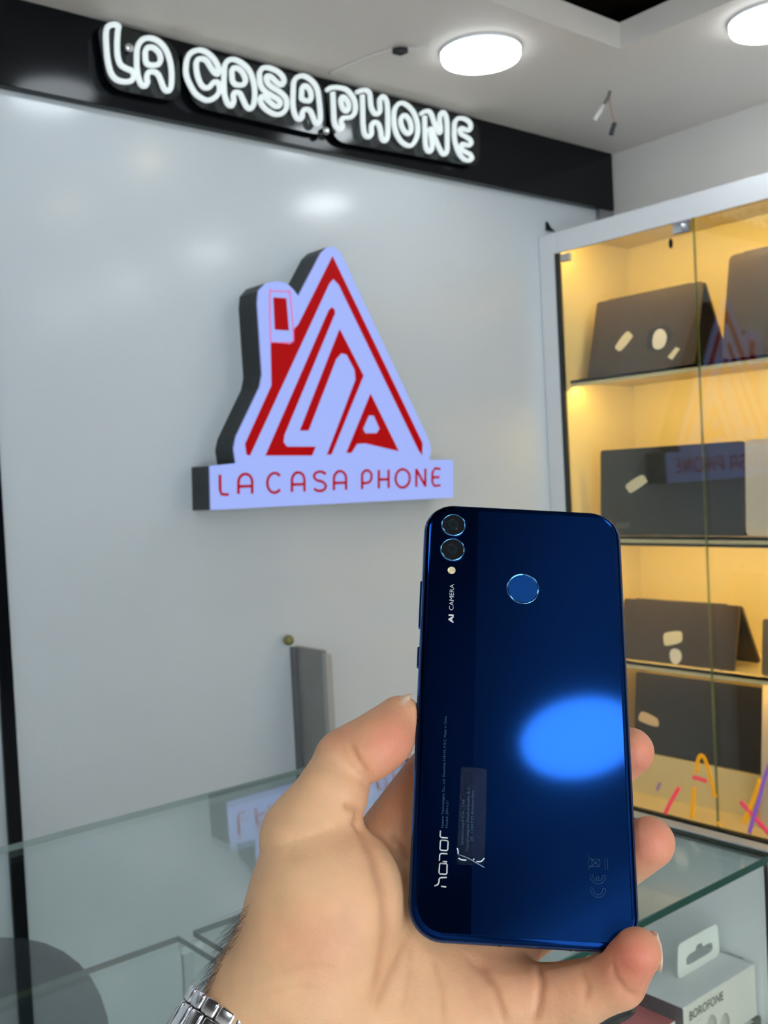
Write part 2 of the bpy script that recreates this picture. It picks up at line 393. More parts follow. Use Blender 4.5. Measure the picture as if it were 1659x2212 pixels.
# ------------------------------------------------------------------ backlit house logo
YL = 2.4555
lg = lambda x, y, Y=YL: hit(380 + x / 2.592, 500 + y / 2.592, 1, Y)
m_face = emit_mat('logo_face', (0.34, 0.45, 1.0), LOGO, (0.12, 0.13, 0.18), False)
m_edge = emit_mat('logo_edge', (0.30, 0.36, 0.85), 0.55, (0.12, 0.13, 0.18), False)
m_red = emit_mat('logo_red', (0.45, 0.0, 0.003), 0.72, (0.10, 0.0, 0.0), False)
m_pinkln = emit_mat('logo_pink', (0.75, 0.18, 0.45), 0.8, (0.2, 0.05, 0.1), False)
for q in (m_face, m_edge, m_red, m_pinkln): q.node_tree.nodes['Principled BSDF'].inputs['Specular IOR Level'].default_value = 0.12
m_body = mat('logo_can', (0.010, 0.013, 0.014), 0.45)
face = [(190,1312),(336,1298),(324,1215),(337,1150),(471,868),(483,800),(457,400),(463,332),(502,290),(560,278),(620,288),(658,325),(686,362),(812,122),(846,88),(884,84),(922,116),(1408,1150),(1432,1212),(1420,1279),(1540,1277),(1553,1290),(1553,1490),(196,1560)]
t = root('logo_sign', (1.88, YW - 0.05, 1.4), 'backlit house-shaped logo sign with red strips and black sides on the white wall', 'sign')
fp = [lg(x, y) for x, y in face]
slab('can_body', [[p + [0, 0.006, 0] for p in fp]], (0, YW - YL - 0.006, 0), m_body, t)
slab('lit_face', [fp], (0, 0.006, 0), m_face, t, side=m_edge)
RED = {'roof_strip': [[(875,140),(1378,1185),(1376,1252),(1358,1225),(912,300),(880,265),(855,295),(412,1255),(395,1250),(386,1190),(535,860),(530,622),(640,630),(658,610),(662,545),(685,520)]],
 'chimney_screen': [[(545,370),(615,375),(630,555),(553,550)]],
 'stroke_l': [[(872,424),(886,440),(888,460),(605,1140),(600,1180),(620,1205),(780,1205),(760,1255),(500,1255),(855,440)]],
 'stroke_arch': [[(915,548),(1048,808),(868,1250),(845,1250),(1005,830),(1000,775),(955,690),(925,682),(895,715),(740,1115),(693,1115)]],
 'stroke_a': [[(1088,910),(1245,1230),(1060,1187),(1012,1190),(980,1240),(953,1240)], [(1078,1030),(1108,1032),(1140,1105),(1122,1130),(1058,1130),(1045,1105)]]}
for nm, loops in RED.items():
    slab(nm, [[lg(x, y) - [0, 0.003, 0] for x, y in lp] for lp in loops], (0, 0.0035, 0), m_red, t)
tube('chimney_outline', catmull([lg(x, y) - [0, 0.001, 0] for x, y in ((525,350),(540,335),(620,338),(638,352),(658,600),(645,620),(545,622),(530,605))], True, 4), 0.0022, m_pinkln, t, closed=True, seg=6)
# lettering of the bar: strokes in a unit cell, x right, y down
AR = lambda cx, cy, rx, ry, a0, a1, n=10: [(cx + rx * math.cos(R_(a0 + (a1 - a0) * i / n)), cy + ry * math.sin(R_(a0 + (a1 - a0) * i / n))) for i in range(n + 1)]
GL = {'L': [[(0.1,0),(0.12,0.75),(0.25,0.97),(0.95,1.0)]],
 'A': [[(0.05,1),(0.05,0.4)] + AR(0.5,0.4,0.45,0.4,180,360) + [(0.95,0.4),(0.95,1)], [(0.1,0.62),(0.9,0.62)]],
 'C': [AR(0.5,0.5,0.5,0.5,-45,-315,18)],
 'S': [[(0.92,0.12),(0.6,0),(0.2,0.05),(0.05,0.24),(0.25,0.43),(0.7,0.53),(0.95,0.74),(0.8,0.95),(0.4,1.0),(0.05,0.88)]],
 'P': [[(0.1,1),(0.1,0.3)] + AR(0.5,0.34,0.42,0.34,190,450) + [(0.15,0.68)]],
 'H': [[(0.08,0),(0.08,1)], [(0.92,0),(0.92,1)], [(0.1,0.52),(0.9,0.52)]],
 'O': [AR(0.5,0.5,0.5,0.5,0,360,20)],
 'N': [[(0.08,1),(0.08,0)], [(0.08,0.03),(0.92,0.97)], [(0.92,1),(0.92,0)]],
 'E': [[(0.95,0.05),(0.4,0.0),(0.1,0.2),(0.08,0.75),(0.3,0.98),(0.95,0.96)], [(0.12,0.5),(0.85,0.5)]]}
for ch, a, b in (('L',240,295),('A',345,430),('C',510,592),('A',645,722),('S',768,842),('A',880,955),('P',1035,1100),('H',1130,1195),('O',1228,1308),('N',1340,1400),('E',1430,1480)):
    fm = lambda x, y: ((a + (b - a) * x), (1362 - 37 * ((a + (b - a) * x) - 240) / 1240.0) + (113 - 13 * (a - 240) / 1240.0) * y)
    lines = [[lg(*fm(x, y)) - [0, 0.001, 0] for x, y in (catmull(st, False, 4) if ch == 'S' else st)] for st in GL[ch]]
    tubes('bar_letter_' + ch.lower(), lines, 0.0042, m_red, t, 6)

# grey partition fin on the wall with a small brass hook
m_fin = mat('grey_metal', (0.27, 0.265, 0.25), 0.45, noise=0.12, nscale=14)
fx = hit(634, 1402, 1, YW)[0]; fzt = hit(640, 1395, 1, YW)[2]
t = root('partition_panel', (fx, 2.44, 0), 'narrow grey partition panel standing out from the white wall under the logo', 'panel')
box('board', (fx, 2.412, 0), (fx + 0.016, YW, fzt), m_fin, t, 0.002)
box('edge_strip', (fx - 0.002, 2.392, 0), (fx + 0.020, 2.412, fzt - 0.01), mat('edge_alu', (0.42, 0.42, 0.39), 0.4), t, 0.002)
box('wall_angle', (fx - 0.014, YW - 0.02, 0), (fx, YW, fzt), mat('fin_dark', (0.15, 0.15, 0.16), 0.5), t, 0.002)
c = hit(621, 1383, 1, YW - 0.015)
lathe('hook', [(0.014, 0), (0.016, -0.006), (0.013, -0.014), (0.007, -0.02), (0.001, -0.021)], mat('old_brass', (0.25, 0.24, 0.08), 0.4, 0.6), t, 16,
      M=frame_from(c, (1, 0, 0), (0, 0, 1)) @ Matrix.Rotation(math.pi, 4, 'X'))
# dark clip on the wall by the cabinet top
c = hit(1189, 490, 1, YW - 0.01)
slab('wall_clip', [[c + [-0.016, 0, 0.018], c + [0.004, 0, -0.002], c + [0.026, 0, -0.014], c + [-0.016, 0, -0.014]]], (0, 0.01, 0), m_black)
tag(bpy.data.objects['wall_clip'], 'small black wedge clip on the wall beside the cabinet top', 'clip')

# ------------------------------------------------------------------ display cabinet
m_frame = mat('cabinet_white', (0.80, 0.82, 0.84), 0.35, noise=0.02, nscale=6)
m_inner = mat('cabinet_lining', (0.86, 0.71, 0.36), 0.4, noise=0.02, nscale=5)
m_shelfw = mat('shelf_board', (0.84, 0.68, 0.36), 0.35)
m_strip = emit_mat('led_strip', (1.0, 0.66, 0.20), STRIP)
m_strip2 = emit_mat('led_strip_dim', (1.0, 0.60, 0.14), STRIP * 0.35)
m_pane = glass_mat('door_glass', (0.965, 0.985, 0.965), 0.045)
m_gedge = mat('glass_edge_green', (0.10, 0.13, 0.035), 0.2, spec=0.6)
CY0, CY1 = 0.75, 2.48                      # inner right / left ends along the wall
ZB, ZG, ZTOP = 0.27, hit(1430, 488, 0, XC)[2], hit(1400, 445, 0, XC)[2]
t = root('display_cabinet', (XC + 0.2, 1.65, 0), 'white display cabinet with amber-lit shelves and glass doors along the right wall', 'cabinet')
CAB = t
box('stile', (XC, CY1, 0), (XR, YW - 0.001, ZTOP), m_frame, t, 0.003)
box('stile', (XC, 0.66, 0), (XR, CY0, ZTOP), m_frame, t, 0.003)
box('top_rail', (XC, CY0, ZG), (XC + 0.009, CY1, ZTOP), m_frame, t, 0.002)
box('top_board', (XC + 0.009, CY0, ZTOP - 0.015), (XR, CY1, ZTOP), m_frame, t, 0.002)
box('plinth', (XC + 0.015, CY0, 0), (XR, CY1, ZB - 0.015), m_frame, t, 0.002)
box('bottom_channel', (XC - 0.004, CY0, ZB - 0.016), (XC + 0.02, CY1, ZB + 0.004), m_black, t)
box('gasket', (XC - 0.001, CY1 - 0.016, ZB), (XC + 0.012, CY1, ZG), mat('gasket_dark', (0.02, 0.024, 0.022), 0.4), t)
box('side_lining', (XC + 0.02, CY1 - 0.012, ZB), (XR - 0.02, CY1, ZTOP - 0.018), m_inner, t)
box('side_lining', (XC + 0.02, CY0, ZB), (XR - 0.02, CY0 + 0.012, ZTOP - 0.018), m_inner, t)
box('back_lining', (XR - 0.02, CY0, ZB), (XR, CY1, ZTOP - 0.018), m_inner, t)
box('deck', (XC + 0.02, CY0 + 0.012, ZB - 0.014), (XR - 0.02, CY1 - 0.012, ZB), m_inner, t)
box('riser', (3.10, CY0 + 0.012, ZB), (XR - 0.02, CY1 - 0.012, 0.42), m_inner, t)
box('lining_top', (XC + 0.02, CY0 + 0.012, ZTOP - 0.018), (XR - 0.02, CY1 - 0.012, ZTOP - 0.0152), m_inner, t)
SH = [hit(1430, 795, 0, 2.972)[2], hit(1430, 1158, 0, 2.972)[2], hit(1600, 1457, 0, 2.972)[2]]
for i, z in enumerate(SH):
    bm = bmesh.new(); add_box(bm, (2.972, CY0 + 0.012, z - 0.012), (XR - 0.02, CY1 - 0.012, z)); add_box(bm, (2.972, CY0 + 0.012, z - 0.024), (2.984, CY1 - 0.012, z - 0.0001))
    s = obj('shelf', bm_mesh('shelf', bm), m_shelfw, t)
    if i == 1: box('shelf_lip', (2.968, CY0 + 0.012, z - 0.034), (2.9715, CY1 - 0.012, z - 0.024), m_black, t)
for z, k in ((ZG + 0.04, 0), (SH[0] - 0.016, 1), (SH[1] - 0.016, 1), (SH[2] - 0.016, 1)):
    xx = 2.9395 if k == 0 else 2.988
    box('light_strip', (xx, CY0 + 0.03, z - 0.003), (xx + 0.012, CY1 - 0.03, z + 0.003), m_strip if z > SH[2] else m_strip2, t)
# sliding glass doors
for k, (a, b) in enumerate(((CY1 - 0.014, 1.905), (1.916, 1.34), (1.338, CY0))):
    xo = XC + 0.003 + (0.009 if k % 2 else 0.0)
    d = glass_box('door', (xo, b, ZB + 0.004), (xo + 0.006, a, ZG), 0, t, m_pane, m_gedge)
    if k == 0:
        c = hit(1475, 493, 0, xo)
        lk = box('lock', (xo - 0.014, c[1] - 0.034, c[2] - 0.018), (xo, c[1] + 0.03, c[2] + 0.022), mat('chrome', (0.7, 0.72, 0.75), 0.12, 1.0), d, 0.004)
        lathe('lock_barrel', [(0.011, 0), (0.011, -0.006), (0.008, -0.008), (0.001, -0.008)], mat('chrome', ()), d, 20,
              M=Matrix.Translation(c + [-0.014, -0.008, 0.002]) @ Matrix.Rotation(R_(90), 4, 'Y'))
        c = hit(1450, 526, 0, xo)
        lathe('key_hole', [(0.009, 0), (0.010, -0.004), (0.001, -0.005)], m_black, d, 16, M=Matrix.Translation(c) @ Matrix.Diagonal((1, 0.7, 1.7, 1)) @ Matrix.Rotation(R_(90), 4, 'Y'))
        c = hit(1222, 556, 0, xo)
        box('hinge_clip', (xo - 0.008, c[1] - 0.02, c[2] - 0.014), (xo + 0.012, c[1] + 0.02, c[2] + 0.014), mat('frosted_clip', (0.5, 0.47, 0.42), 0.25), d, 0.003)
        # bright coloured strokes set on the glass, with a faint glow in the material
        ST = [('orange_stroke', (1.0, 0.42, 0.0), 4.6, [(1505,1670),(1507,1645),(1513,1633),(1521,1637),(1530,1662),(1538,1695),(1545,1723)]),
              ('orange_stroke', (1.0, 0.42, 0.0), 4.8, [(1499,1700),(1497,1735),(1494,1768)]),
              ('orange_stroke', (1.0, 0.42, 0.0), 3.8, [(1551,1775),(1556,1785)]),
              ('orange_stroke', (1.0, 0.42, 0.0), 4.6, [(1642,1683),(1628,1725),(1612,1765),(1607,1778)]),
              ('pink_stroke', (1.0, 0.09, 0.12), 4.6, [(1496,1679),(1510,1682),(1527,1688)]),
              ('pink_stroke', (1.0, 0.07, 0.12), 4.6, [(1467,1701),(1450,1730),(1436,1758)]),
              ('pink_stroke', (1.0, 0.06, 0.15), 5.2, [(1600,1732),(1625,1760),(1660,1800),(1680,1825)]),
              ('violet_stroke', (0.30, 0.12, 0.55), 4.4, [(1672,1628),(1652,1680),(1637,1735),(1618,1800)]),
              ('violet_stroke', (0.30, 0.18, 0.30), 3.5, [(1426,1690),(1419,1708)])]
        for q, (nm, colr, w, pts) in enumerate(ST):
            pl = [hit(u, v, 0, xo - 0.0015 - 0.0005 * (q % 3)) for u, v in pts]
            tube(nm, catmull(pl, False, 5), w * 3.45 / F_PX, mat('faint_glow_%s' % nm + str(int(colr[1] * 100)), colr, 0.35, emit=colr, es=0.22), d, seg=8, flat=((1, 0, 0), 0.12)).data.materials[0].cycles.emission_sampling = 'NONE'

# ------------------------------------------------------------------ laptops on the shelves
def plane_hit(u, v, p0, n):
    d = ray(u, v); s = np.dot(np.asarray(p0) - CAM, n) / np.dot(d, n); return CAM + d * s
m_lab = mat('paper_label', (0.75, 0.68, 0.52), 0.5)
def laptop(label, Ya, Yb, X, z, h, lean, col, tent=0.0, stickers=(), rnd=0.012, rough=0.32, twist=0.0):
    t = root('laptop', (X, (Ya + Yb) / 2, z), label, 'laptop', 'laptops in the display cabinet')
    W = Ya - Yb; ey = Vector((-math.sin(twist), -math.cos(twist), 0)); up = Vector((lean, 0, math.sqrt(max(h * h - lean * lean, 1e-6)))) / h
    o = Vector((X, Ya, z + 0.002)); nrm = ey.cross(up).normalized()
    if nrm.x > 0: nrm = -nrm
    m = mat('lid_%s' % '_'.join('%d' % (c * 1000) for c in col), col, rough, noise=0.05, nscale=30)
    r4 = lambda a, b, s: [a, a + ey * b, a + ey * b + up * s, a + up * s]
    slab('lid', [round_poly(r4(o, W, h), rnd, 4)], -nrm * 0.009, m, t)
    slab('screen', [round_poly(r4(o - nrm * 0.0091 + ey * 0.008 + up * 0.008, W - 0.016, h - 0.016), 0.006, 3)], -nrm * 0.002, m_black, t)
    top = o + up * h - nrm * 0.006
    if tent:
        dn = Vector((tent, 0, -(top.z - z - 0.004))); L = dn.length
        o2 = top; n2 = ey.cross(dn).normalized()
        slab('base', [round_poly([o2, o2 + ey * W, o2 + ey * W + dn, o2 + dn], rnd, 4)], Vector((0.012, 0, 0.0)), m, t)
        hp = top
    else:
        a = o - nrm * 0.012 + Vector((0, 0, 0.0))
        dp = Vector((0.20, 0, 0))
        slab('base', [round_poly([a, a + ey * W, a + ey * W + dp, a + dp], rnd, 4)], Vector((0, 0, 0.014)), m, t)
        hp = o - nrm * 0.010 + Vector((0, 0, 0.010))
    tube('hinge', [hp + ey * 0.05, hp + ey * (W - 0.05)], 0.005, mat('hinge_dark', (0.02, 0.02, 0.02), 0.3), t, seg=8)
    n_st = 0
    for kind, px, colr in stickers:
        pts = [Vector(plane_hit(u, v, o + nrm * 0.0003, np.array(nrm))) for u, v in px]
        if len(pts) > 4: pts = catmull(pts, True, 3)
        pts = [Vector(q) + nrm * (0.0008 * n_st) for q in pts]; n_st += 1
        s = slab(kind, [pts], nrm * 0.0006, mat('sticker_%d_%d' % (int(colr[0] * 100), int(colr[1] * 100)), colr, 0.5), t)
    return t
DK = (0.060, 0.038, 0.020); DG = (0.026, 0.025, 0.022)
cream = (0.85, 0.74, 0.50); dkp = (0.012, 0.01, 0.01)
s1, s2, s3 = SH
laptop('dark brown laptop in tent position with three stickers on the top shelf', 2.405, 1.965, 2.99, s1, 0.287, 0.075, DK, 0.13,
       [('label_sticker', [(1330,747),(1353,717),(1364,722),(1365,730),(1342,757),(1332,755)], cream),
        ('dark_emblem', [(1397,745),(1402,718),(1420,707),(1445,704),(1452,725),(1440,742),(1415,755),(1400,757)], dkp),
        ('oval_sticker', [(1410,738),(1414,720),(1424,711),(1435,714),(1441,728),(1436,747),(1424,755),(1413,752)], (0.85, 0.78, 0.68)),
        ('label_sticker', [(1443,772),(1461,750),(1470,754),(1453,778)], cream)])
laptop('dark laptop standing at the right end of the top shelf', 1.858, 1.41, 2.985, s1, 0.345, 0.07, (0.070, 0.045, 0.024), 0.12, rnd=0.02)
laptop('black laptop lid with one slanted paper label on the middle shelf', 2.375, 1.805, 2.99, s2, 0.302, 0.02, DG, 0.0,
       [('label_sticker', [(1353,1047),(1386,1026),(1397,1037),(1396,1043),(1365,1064),(1357,1060)], cream),
        ('maker_mark', [(1330,1130),(1361,1128),(1361,1140),(1330,1142)], (0.10, 0.085, 0.075))], 0.012)
laptop('pale silver laptop lid beside the black one on the middle shelf', 1.797, 1.36, 2.987, s2, 0.304, 0.015, (0.72, 0.62, 0.48), 0.0, rnd=0.016, rough=0.4)
laptop('dark laptop in tent position with two stickers on the lower shelf', 2.33, 1.868, 3.0, s3, 0.212, 0.05, DK, 0.10,
       [('label_sticker', [(1434,1370),(1446,1365),(1470,1364),(1474,1376),(1470,1388),(1440,1395),(1434,1388)], cream),
        ('oval_sticker', [(1447,1415),(1450,1404),(1459,1401),(1469,1406),(1473,1418),(1469,1430),(1460,1435),(1451,1430)], (0.85, 0.78, 0.68))])
laptop('grey laptop edge at the right of the lower shelf', 1.765, 1.40, 2.99, s3, 0.178, 0.02, (0.16, 0.12, 0.08))
laptop('black laptop at the cabinet bottom with one paper label', 2.36, 1.842, 3.11, 0.42, 0.285, 0.03, (0.012, 0.008, 0.008), 0.0,
       [('label_sticker', [(1381,1545),(1389,1537),(1418,1551),(1423,1563),(1417,1570),(1382,1557)], (0.6, 0.48, 0.35))])
laptop('pale laptop lid at the bottom right of the cabinet', 1.815, 1.40, 3.03, 0.27, 0.47, 0.05, (0.66, 0.56, 0.44), 0.0, rnd=0.01, rough=0.4)

# ------------------------------------------------------------------ glass counter
m_top = glass_mat('counter_glass', (0.84, 0.895, 0.885), 0.045)
m_geg = mat('counter_glass_edge', (0.006, 0.05, 0.035), 0.15, spec=0.3)
m_geb = mat('shelf_glass_edge', (0.055, 0.065, 0.045), 0.2, spec=0.6)
m_clear = glass_mat('case_glass', (0.96, 0.98, 0.97), 0.04)
m_alu = mat('aluminium', (0.55, 0.54, 0.51), 0.35, 0.7, noise=0.06, nscale=40)
ZK, KY0, KY1, KX0, KX1 = 1.0, 0.638, 1.367, -1.0, 1.098
t = root('glass_counter', (0.1, 1.0, 0), 'glass-topped showcase counter with dark green glass edges in front of the wall', 'counter')
gt = glass_box('glass_top', (KX0, KY0, ZK - 0.009), (KX1, KY1, ZK), 2, t, m_top, m_geg, 0.001)
gt.data.materials.append(mat('ground_glass_edge', (0.30, 0.35, 0.33), 0.5))
for pf in gt.data.polygons:
    if pf.normal.y > 0.5: pf.material_index = 2
glass_box('front_pane', (KX0 + 0.01, KY0 + 0.004, 0.14), (KX1 - 0.012, KY0 + 0.010, ZK - 0.0095), 1, t, m_clear, m_geb)
box('end_panel', (KX1 - 0.012, KY0 + 0.004, 0.10), (KX1 + 0.004, KY1, ZK - 0.0095), mat('bright_panel', (0.80, 0.80, 0.78), 0.4), t, 0.001)
box('end_panel', (KX0 - 0.004, KY0 + 0.004, 0.10), (KX0 + 0.010, KY1, ZK - 0.0095), m_frame, t, 0.001)
bm = bmesh.new()
add_box(bm, (KX1 - 0.012, KY0, ZK + 0.0005), (KX1 + 0.008, KY1, ZK + 0.003), 0.001)
add_box(bm, (KX1 + 0.0045, KY0, ZK - 0.03), (KX1 + 0.008, KY1, ZK + 0.0025), 0.001)
obj('end_channel', bm_mesh('end_channel', bm), m_alu, t)
gx = hit(400, 2014, 1, KY1)[0]
zs = 0.804
for a, b in ((KX0 + 0.012, gx - 0.012), (gx + 0.012, KX1 - 0.014)):
    glass_box('glass_shelf', (a, KY0 + 0.02, zs - 0.009), (b, KY1 - 0.002, zs), 2, t, m_clear, m_geb)
box('shelf_clip', (gx - 0.018, KY1 - 0.022, zs - 0.022), (gx + 0.018, KY1 - 0.006, zs - 0.0092), m_wht, t, 0.003)
box('deck', (KX0, KY0 + 0.004, 0.10), (KX1 + 0.004, KY1, 0.14), m_frame, t, 0.001)
box('kick_board', (KX0 + 0.03, KY0 + 0.05, 0), (KX1 - 0.03, KY1 - 0.05, 0.0999), m_shop, t)
for x in (KX0 + 0.02, gx):
    box('rear_post', (x - 0.008, KY1 - 0.006, 0.14), (x + 0.008, KY1 + 0.002, ZK - 0.0095) if x < 0 else (x + 0.008, KY1 + 0.002, zs - 0.0225), m_alu, t)

# boxes inside the showcase
m_card = mat('white_card', (0.80, 0.81, 0.80), 0.45); m_cardf = mat('beige_card', (0.72, 0.67, 0.56), 0.45, noise=0.03, nscale=40)
m_ink = mat('grey_ink', (0.16, 0.15, 0.11), 0.5); m_ink2 = mat('pale_grey_ink', (0.46, 0.45, 0.36), 0.5); m_plum = mat('plum_card', (0.05, 0.03, 0.035), 0.5)
BX0, BX1, BY0, BY1, BZ = 0.938, 1.083, 0.662, 0.732, 0.866
t = root('earphone_box', (1.01, 0.697, zs), 'white hang-tab box lettered BOROFONE behind the showcase glass', 'box')
bm = bmesh.new(); add_box(bm, (BX0, BY0, zs + 0.0002), (BX1, BY1, BZ), 0.0012, 2); bm.normal_update()
for fc in bm.faces: fc.material_index = 1 if fc.normal.y < -0.9 else (2 if fc.normal.x < -0.9 else 0)
obj('carton', bm_mesh('carton', bm), [m_card, m_cardf, m_plum], t)
yt = 0.7025
tab = [hit(u, v, 1, yt) for u, v in ((1465, 2117), (1444, 2052), (1531, 2008), (1556, 2066))]
zt = tab[1][2]; xa, xb = 0.988, 1.074
hole = [(0.20, 0.30), (0.20, 0.48), (0.27, 0.55), (0.42, 0.55), (0.45, 0.68), (0.57, 0.68), (0.60, 0.55), (0.76, 0.55), (0.83, 0.48), (0.83, 0.30), (0.77, 0.24), (0.26, 0.24)]
zz0 = BZ + 0.0002; H = max(zt - zz0, 0.03)
outer = round_poly([(xa, yt, zz0), (xb, yt, zz0), (xb - 0.003, yt, zz0 + H), (xa + 0.003, yt, zz0 + H)], 0.008, 4)
slab('hang_tab', [outer, [(xa + (xb - xa) * x, yt, zz0 + H * y) for x, y in hole]], (0, 0.0012, 0), mat('cream_plastic', (0.82, 0.80, 0.70), 0.4), t)
text('lettering', 'BOROFONE', 0.014, frame_from((BX0 + 0.010, BY0 - 0.0004, BZ - 0.0175), (1, 0, 0), (0, 0, 1)), m_ink, t, width=0.066, offset=0.0003)
for cx_, cz_, r_ in ((0.052, 0.040, 0.010), (0.078, 0.046, 0.009)):
    lathe('earbud_print', [(r_, 0), (r_, -0.0003), (0.0005, -0.0003)], m_ink2, t, 20, M=Matrix.Translation((BX0 + cx_, BY0 - 0.0001, BZ - cz_)) @ Matrix.Diagonal((1, 1, 1.35, 1)) @ Matrix.Rotation(R_(-90), 4, 'X'))
c = [hit(u, v, 2, BZ + 0.0003) for u, v in ((1600, 2048), (1618, 2052), (1612, 2062), (1594, 2058))]
c = [hit(u, v, 2, BZ + 0.0003) for u, v in ((1560, 2052), (1585, 2047), (1622, 2062), (1602, 2073))]
slab('grey_print', [round_poly(c, 0.004)], (0, 0, 0.0002), mat('mid_grey_ink', (0.38, 0.39, 0.38), 0.5), t)
t = root('red_box', (0.88, 0.71, zs), 'red flat box with white lettering left of the hang-tab box', 'box')
bm = bmesh.new(); add_box(bm, (0.80, 0.672, zs + 0.0002), (0.9375, 0.775, 0.849), 0.001, 2); bm.normal_update()
for fc in bm.faces: fc.material_index = 1 if fc.normal.z > 0.9 else 0
obj('carton', bm_mesh('carton', bm), [m_card, mat('red_print', (0.62, 0.10, 0.11), 0.4, noise=0.2, nscale=60)], t)
pl = []
for k in range(5):
    a = hit(1424 + 9 * k, 2170 + 4 * k, 2, 0.8495); b = hit(1414 + 9 * k, 2182 + 4 * k, 2, 0.8495); pl.append([a, (a + b) / 2 + [0.001, 0, 0], b])
tubes('white_lettering', pl, 0.0005, mat('white_ink', (0.85, 0.7, 0.7), 0.5), t, 5)
sp = lambda u, v: hit(u, v, 1, 0.685)
tube('cable_strap', catmull([sp(1262, 2230), sp(1270, 2198), sp(1296, 2186), sp(1334, 2170), sp(1357, 2158), sp(1357, 2186), sp(1322, 2206), sp(1290, 2226)], False, 5), 0.0034,
     mat('black_rubber', (0.012, 0.012, 0.013), 0.4), None, seg=8, flat=((0, 1, 0), 2.2))
tag(bpy.data.objects['cable_strap'], 'folded black rubber strap lying over the red box', 'strap')

# ------------------------------------------------------------------ chair behind the counter
m_fab = mat('charcoal_fabric', (0.012, 0.016, 0.020), 0.85, noise=0.25, nscale=120, bump=0.3, bscale=400)
m_blk = mat('chair_plastic', (0.015, 0.015, 0.016), 0.4)
t = root('office_chair', (0.43, 1.85, 0), 'charcoal padded office chair with rounded back seen through the counter glass', 'chair')
def cushion(name, fn, ex=0.75, n=44):
    V = []; Fc = []
    prof = [(0.001, 1), (0.55, 0.98), (0.82, 0.85), (0.95, 0.55), (1.0, 0.0), (0.95, -0.55), (0.82, -0.85), (0.55, -0.98), (0.001, -1)]
    for s, d in prof:
        for k in range(n):
            a = 2 * math.pi * k / n; c, q = math.cos(a), math.sin(a)
            V.append(fn(math.copysign(abs(c) ** ex, c) * s, math.copysign(abs(q) ** ex, q) * s, d))
    for i in range(len(prof) - 1):
        for k in range(n): Fc.append((i * n + k, i * n + (k + 1) % n, (i + 1) * n + (k + 1) % n, (i + 1) * n + k))
    return obj(name, mesh(name, V, Fc), m_fab, t, smooth=True)
cushion('backrest', lambda x, y, d: (0.45 + 0.295 * x, 1.655 + 0.03 * d - 0.05 * y + 0.05 * x * x, 0.46 + (0.335 if y > 0 else 0.17) * y), 0.98)
cushion('seat', lambda x, y, d: (0.42 + 0.26 * x, 1.93 + 0.24 * y, 0.44 + 0.04 * d))
tube('back_bracket', catmull([(0.42, 1.69, 0.45), (0.42, 1.72, 0.36), (0.42, 1.90, 0.37)], False), 0.022, m_blk, t)
tube('gas_post', [(0.42, 1.93, 0.09), (0.42, 1.93, 0.40)], 0.026, m_blk, t, seg=16)
for k in range(5):
    a = R_(18 + 72 * k); e = Vector((0.42 + 0.29 * math.cos(a), 1.93 + 0.29 * math.sin(a), 0.075))
    g = tube('base_leg', [(0.42, 1.93, 0.105), e], [0.028, 0.016], m_blk, t)
    lathe('caster', [(0.001, -0.018), (0.026, -0.016), (0.029, 0), (0.026, 0.016), (0.001, 0.018)], m_blk, t, 18,
          M=Matrix.Translation((e.x, e.y, 0.0295)) @ Matrix.Rotation(a, 4, 'Z') @ Matrix.Rotation(R_(90), 4, 'X'))

# ------------------------------------------------------------------ phone
PT = np.array([50.300, 70.983, 377.165]); RV = np.array([-0.4520044, 0.00437100, 0.0559113])
th = np.linalg.norm(RV); kx, ky, kz = RV / th
KM = np.array([[0, -kz, ky], [kz, 0, -kx], [-ky, kx, 0]])
RM = np.eye(3) + math.sin(th) * KM + (1 - math.cos(th)) * KM @ KM       # phone axes in camera space
ZF = -2.0                                                               # back glass in phone space (mm)
def ph(u, v, z=ZF):                                                     # pixel -> phone millimetres
    d = np.array([(u - CX) / F_PX, (v - CY) / F_PX, 1.0]); n = RM[:, 2]
    s = (PT @ n + z) / (d @ n); return RM.T @ (d * s - PT)
t = root('smartphone', (0, 0, 0), 'glossy dark blue smartphone with two rear cameras held in the hand', 'phone')
wm = RC.T @ RM; wo = cam2w(PT)
M = Matrix.Identity(4)
for i in range(3):
    for j in range(3): M[i][j] = wm[i][j]
    M[i][3] = wo[i]
t.matrix_world = M
PHONE = t
def blue_mat(name, tint, rough, mirror, spread, aniso):
    """blue film under glass: sharp tinted mirror plus a light-spreading layer"""
    m = bpy.data.materials.new(name); m.use_nodes = True; nt = m.node_tree
    b = nt.nodes['Principled BSDF']; b.inputs['Base Color'].default_value = (*tint, 1); b.inputs['Metallic'].default_value = 1.0
    b.inputs['Roughness'].default_value = mirror
    b2 = nt.nodes.new('ShaderNodeBsdfAnisotropic') if False else nt.nodes.new('ShaderNodeBsdfPrincipled')
    b2.inputs['Base Color'].default_value = (*[c * 0.65 for c in tint], 1); b2.inputs['Metallic'].default_value = 1.0
    b2.inputs['Roughness'].default_value = rough; b2.inputs['Anisotropic'].default_value = aniso
    tg = nt.nodes.new('ShaderNodeCombineXYZ'); vt = nt.nodes.new('ShaderNodeVectorTransform')
    tg.inputs[1].default_value = 1.0; vt.vector_type = 'VECTOR'; vt.convert_from = 'OBJECT'; vt.convert_to = 'WORLD'
    nt.links.new(tg.outputs[0], vt.inputs[0]); nt.links.new(vt.outputs[0], b2.inputs['Tangent'])
    mx = nt.nodes.new('ShaderNodeMixShader'); mx.inputs[0].default_value = spread
    nt.links.new(b.outputs[0], mx.inputs[1]); nt.links.new(b2.outputs[0], mx.inputs[2])
    nt.links.new(mx.outputs[0], nt.nodes['Material Output'].inputs['Surface'])
    return m
m_pb = blue_mat('phone_blue', (0.0033, 0.023, 0.11), 0.36, 0.06, 0.5, 0.95)
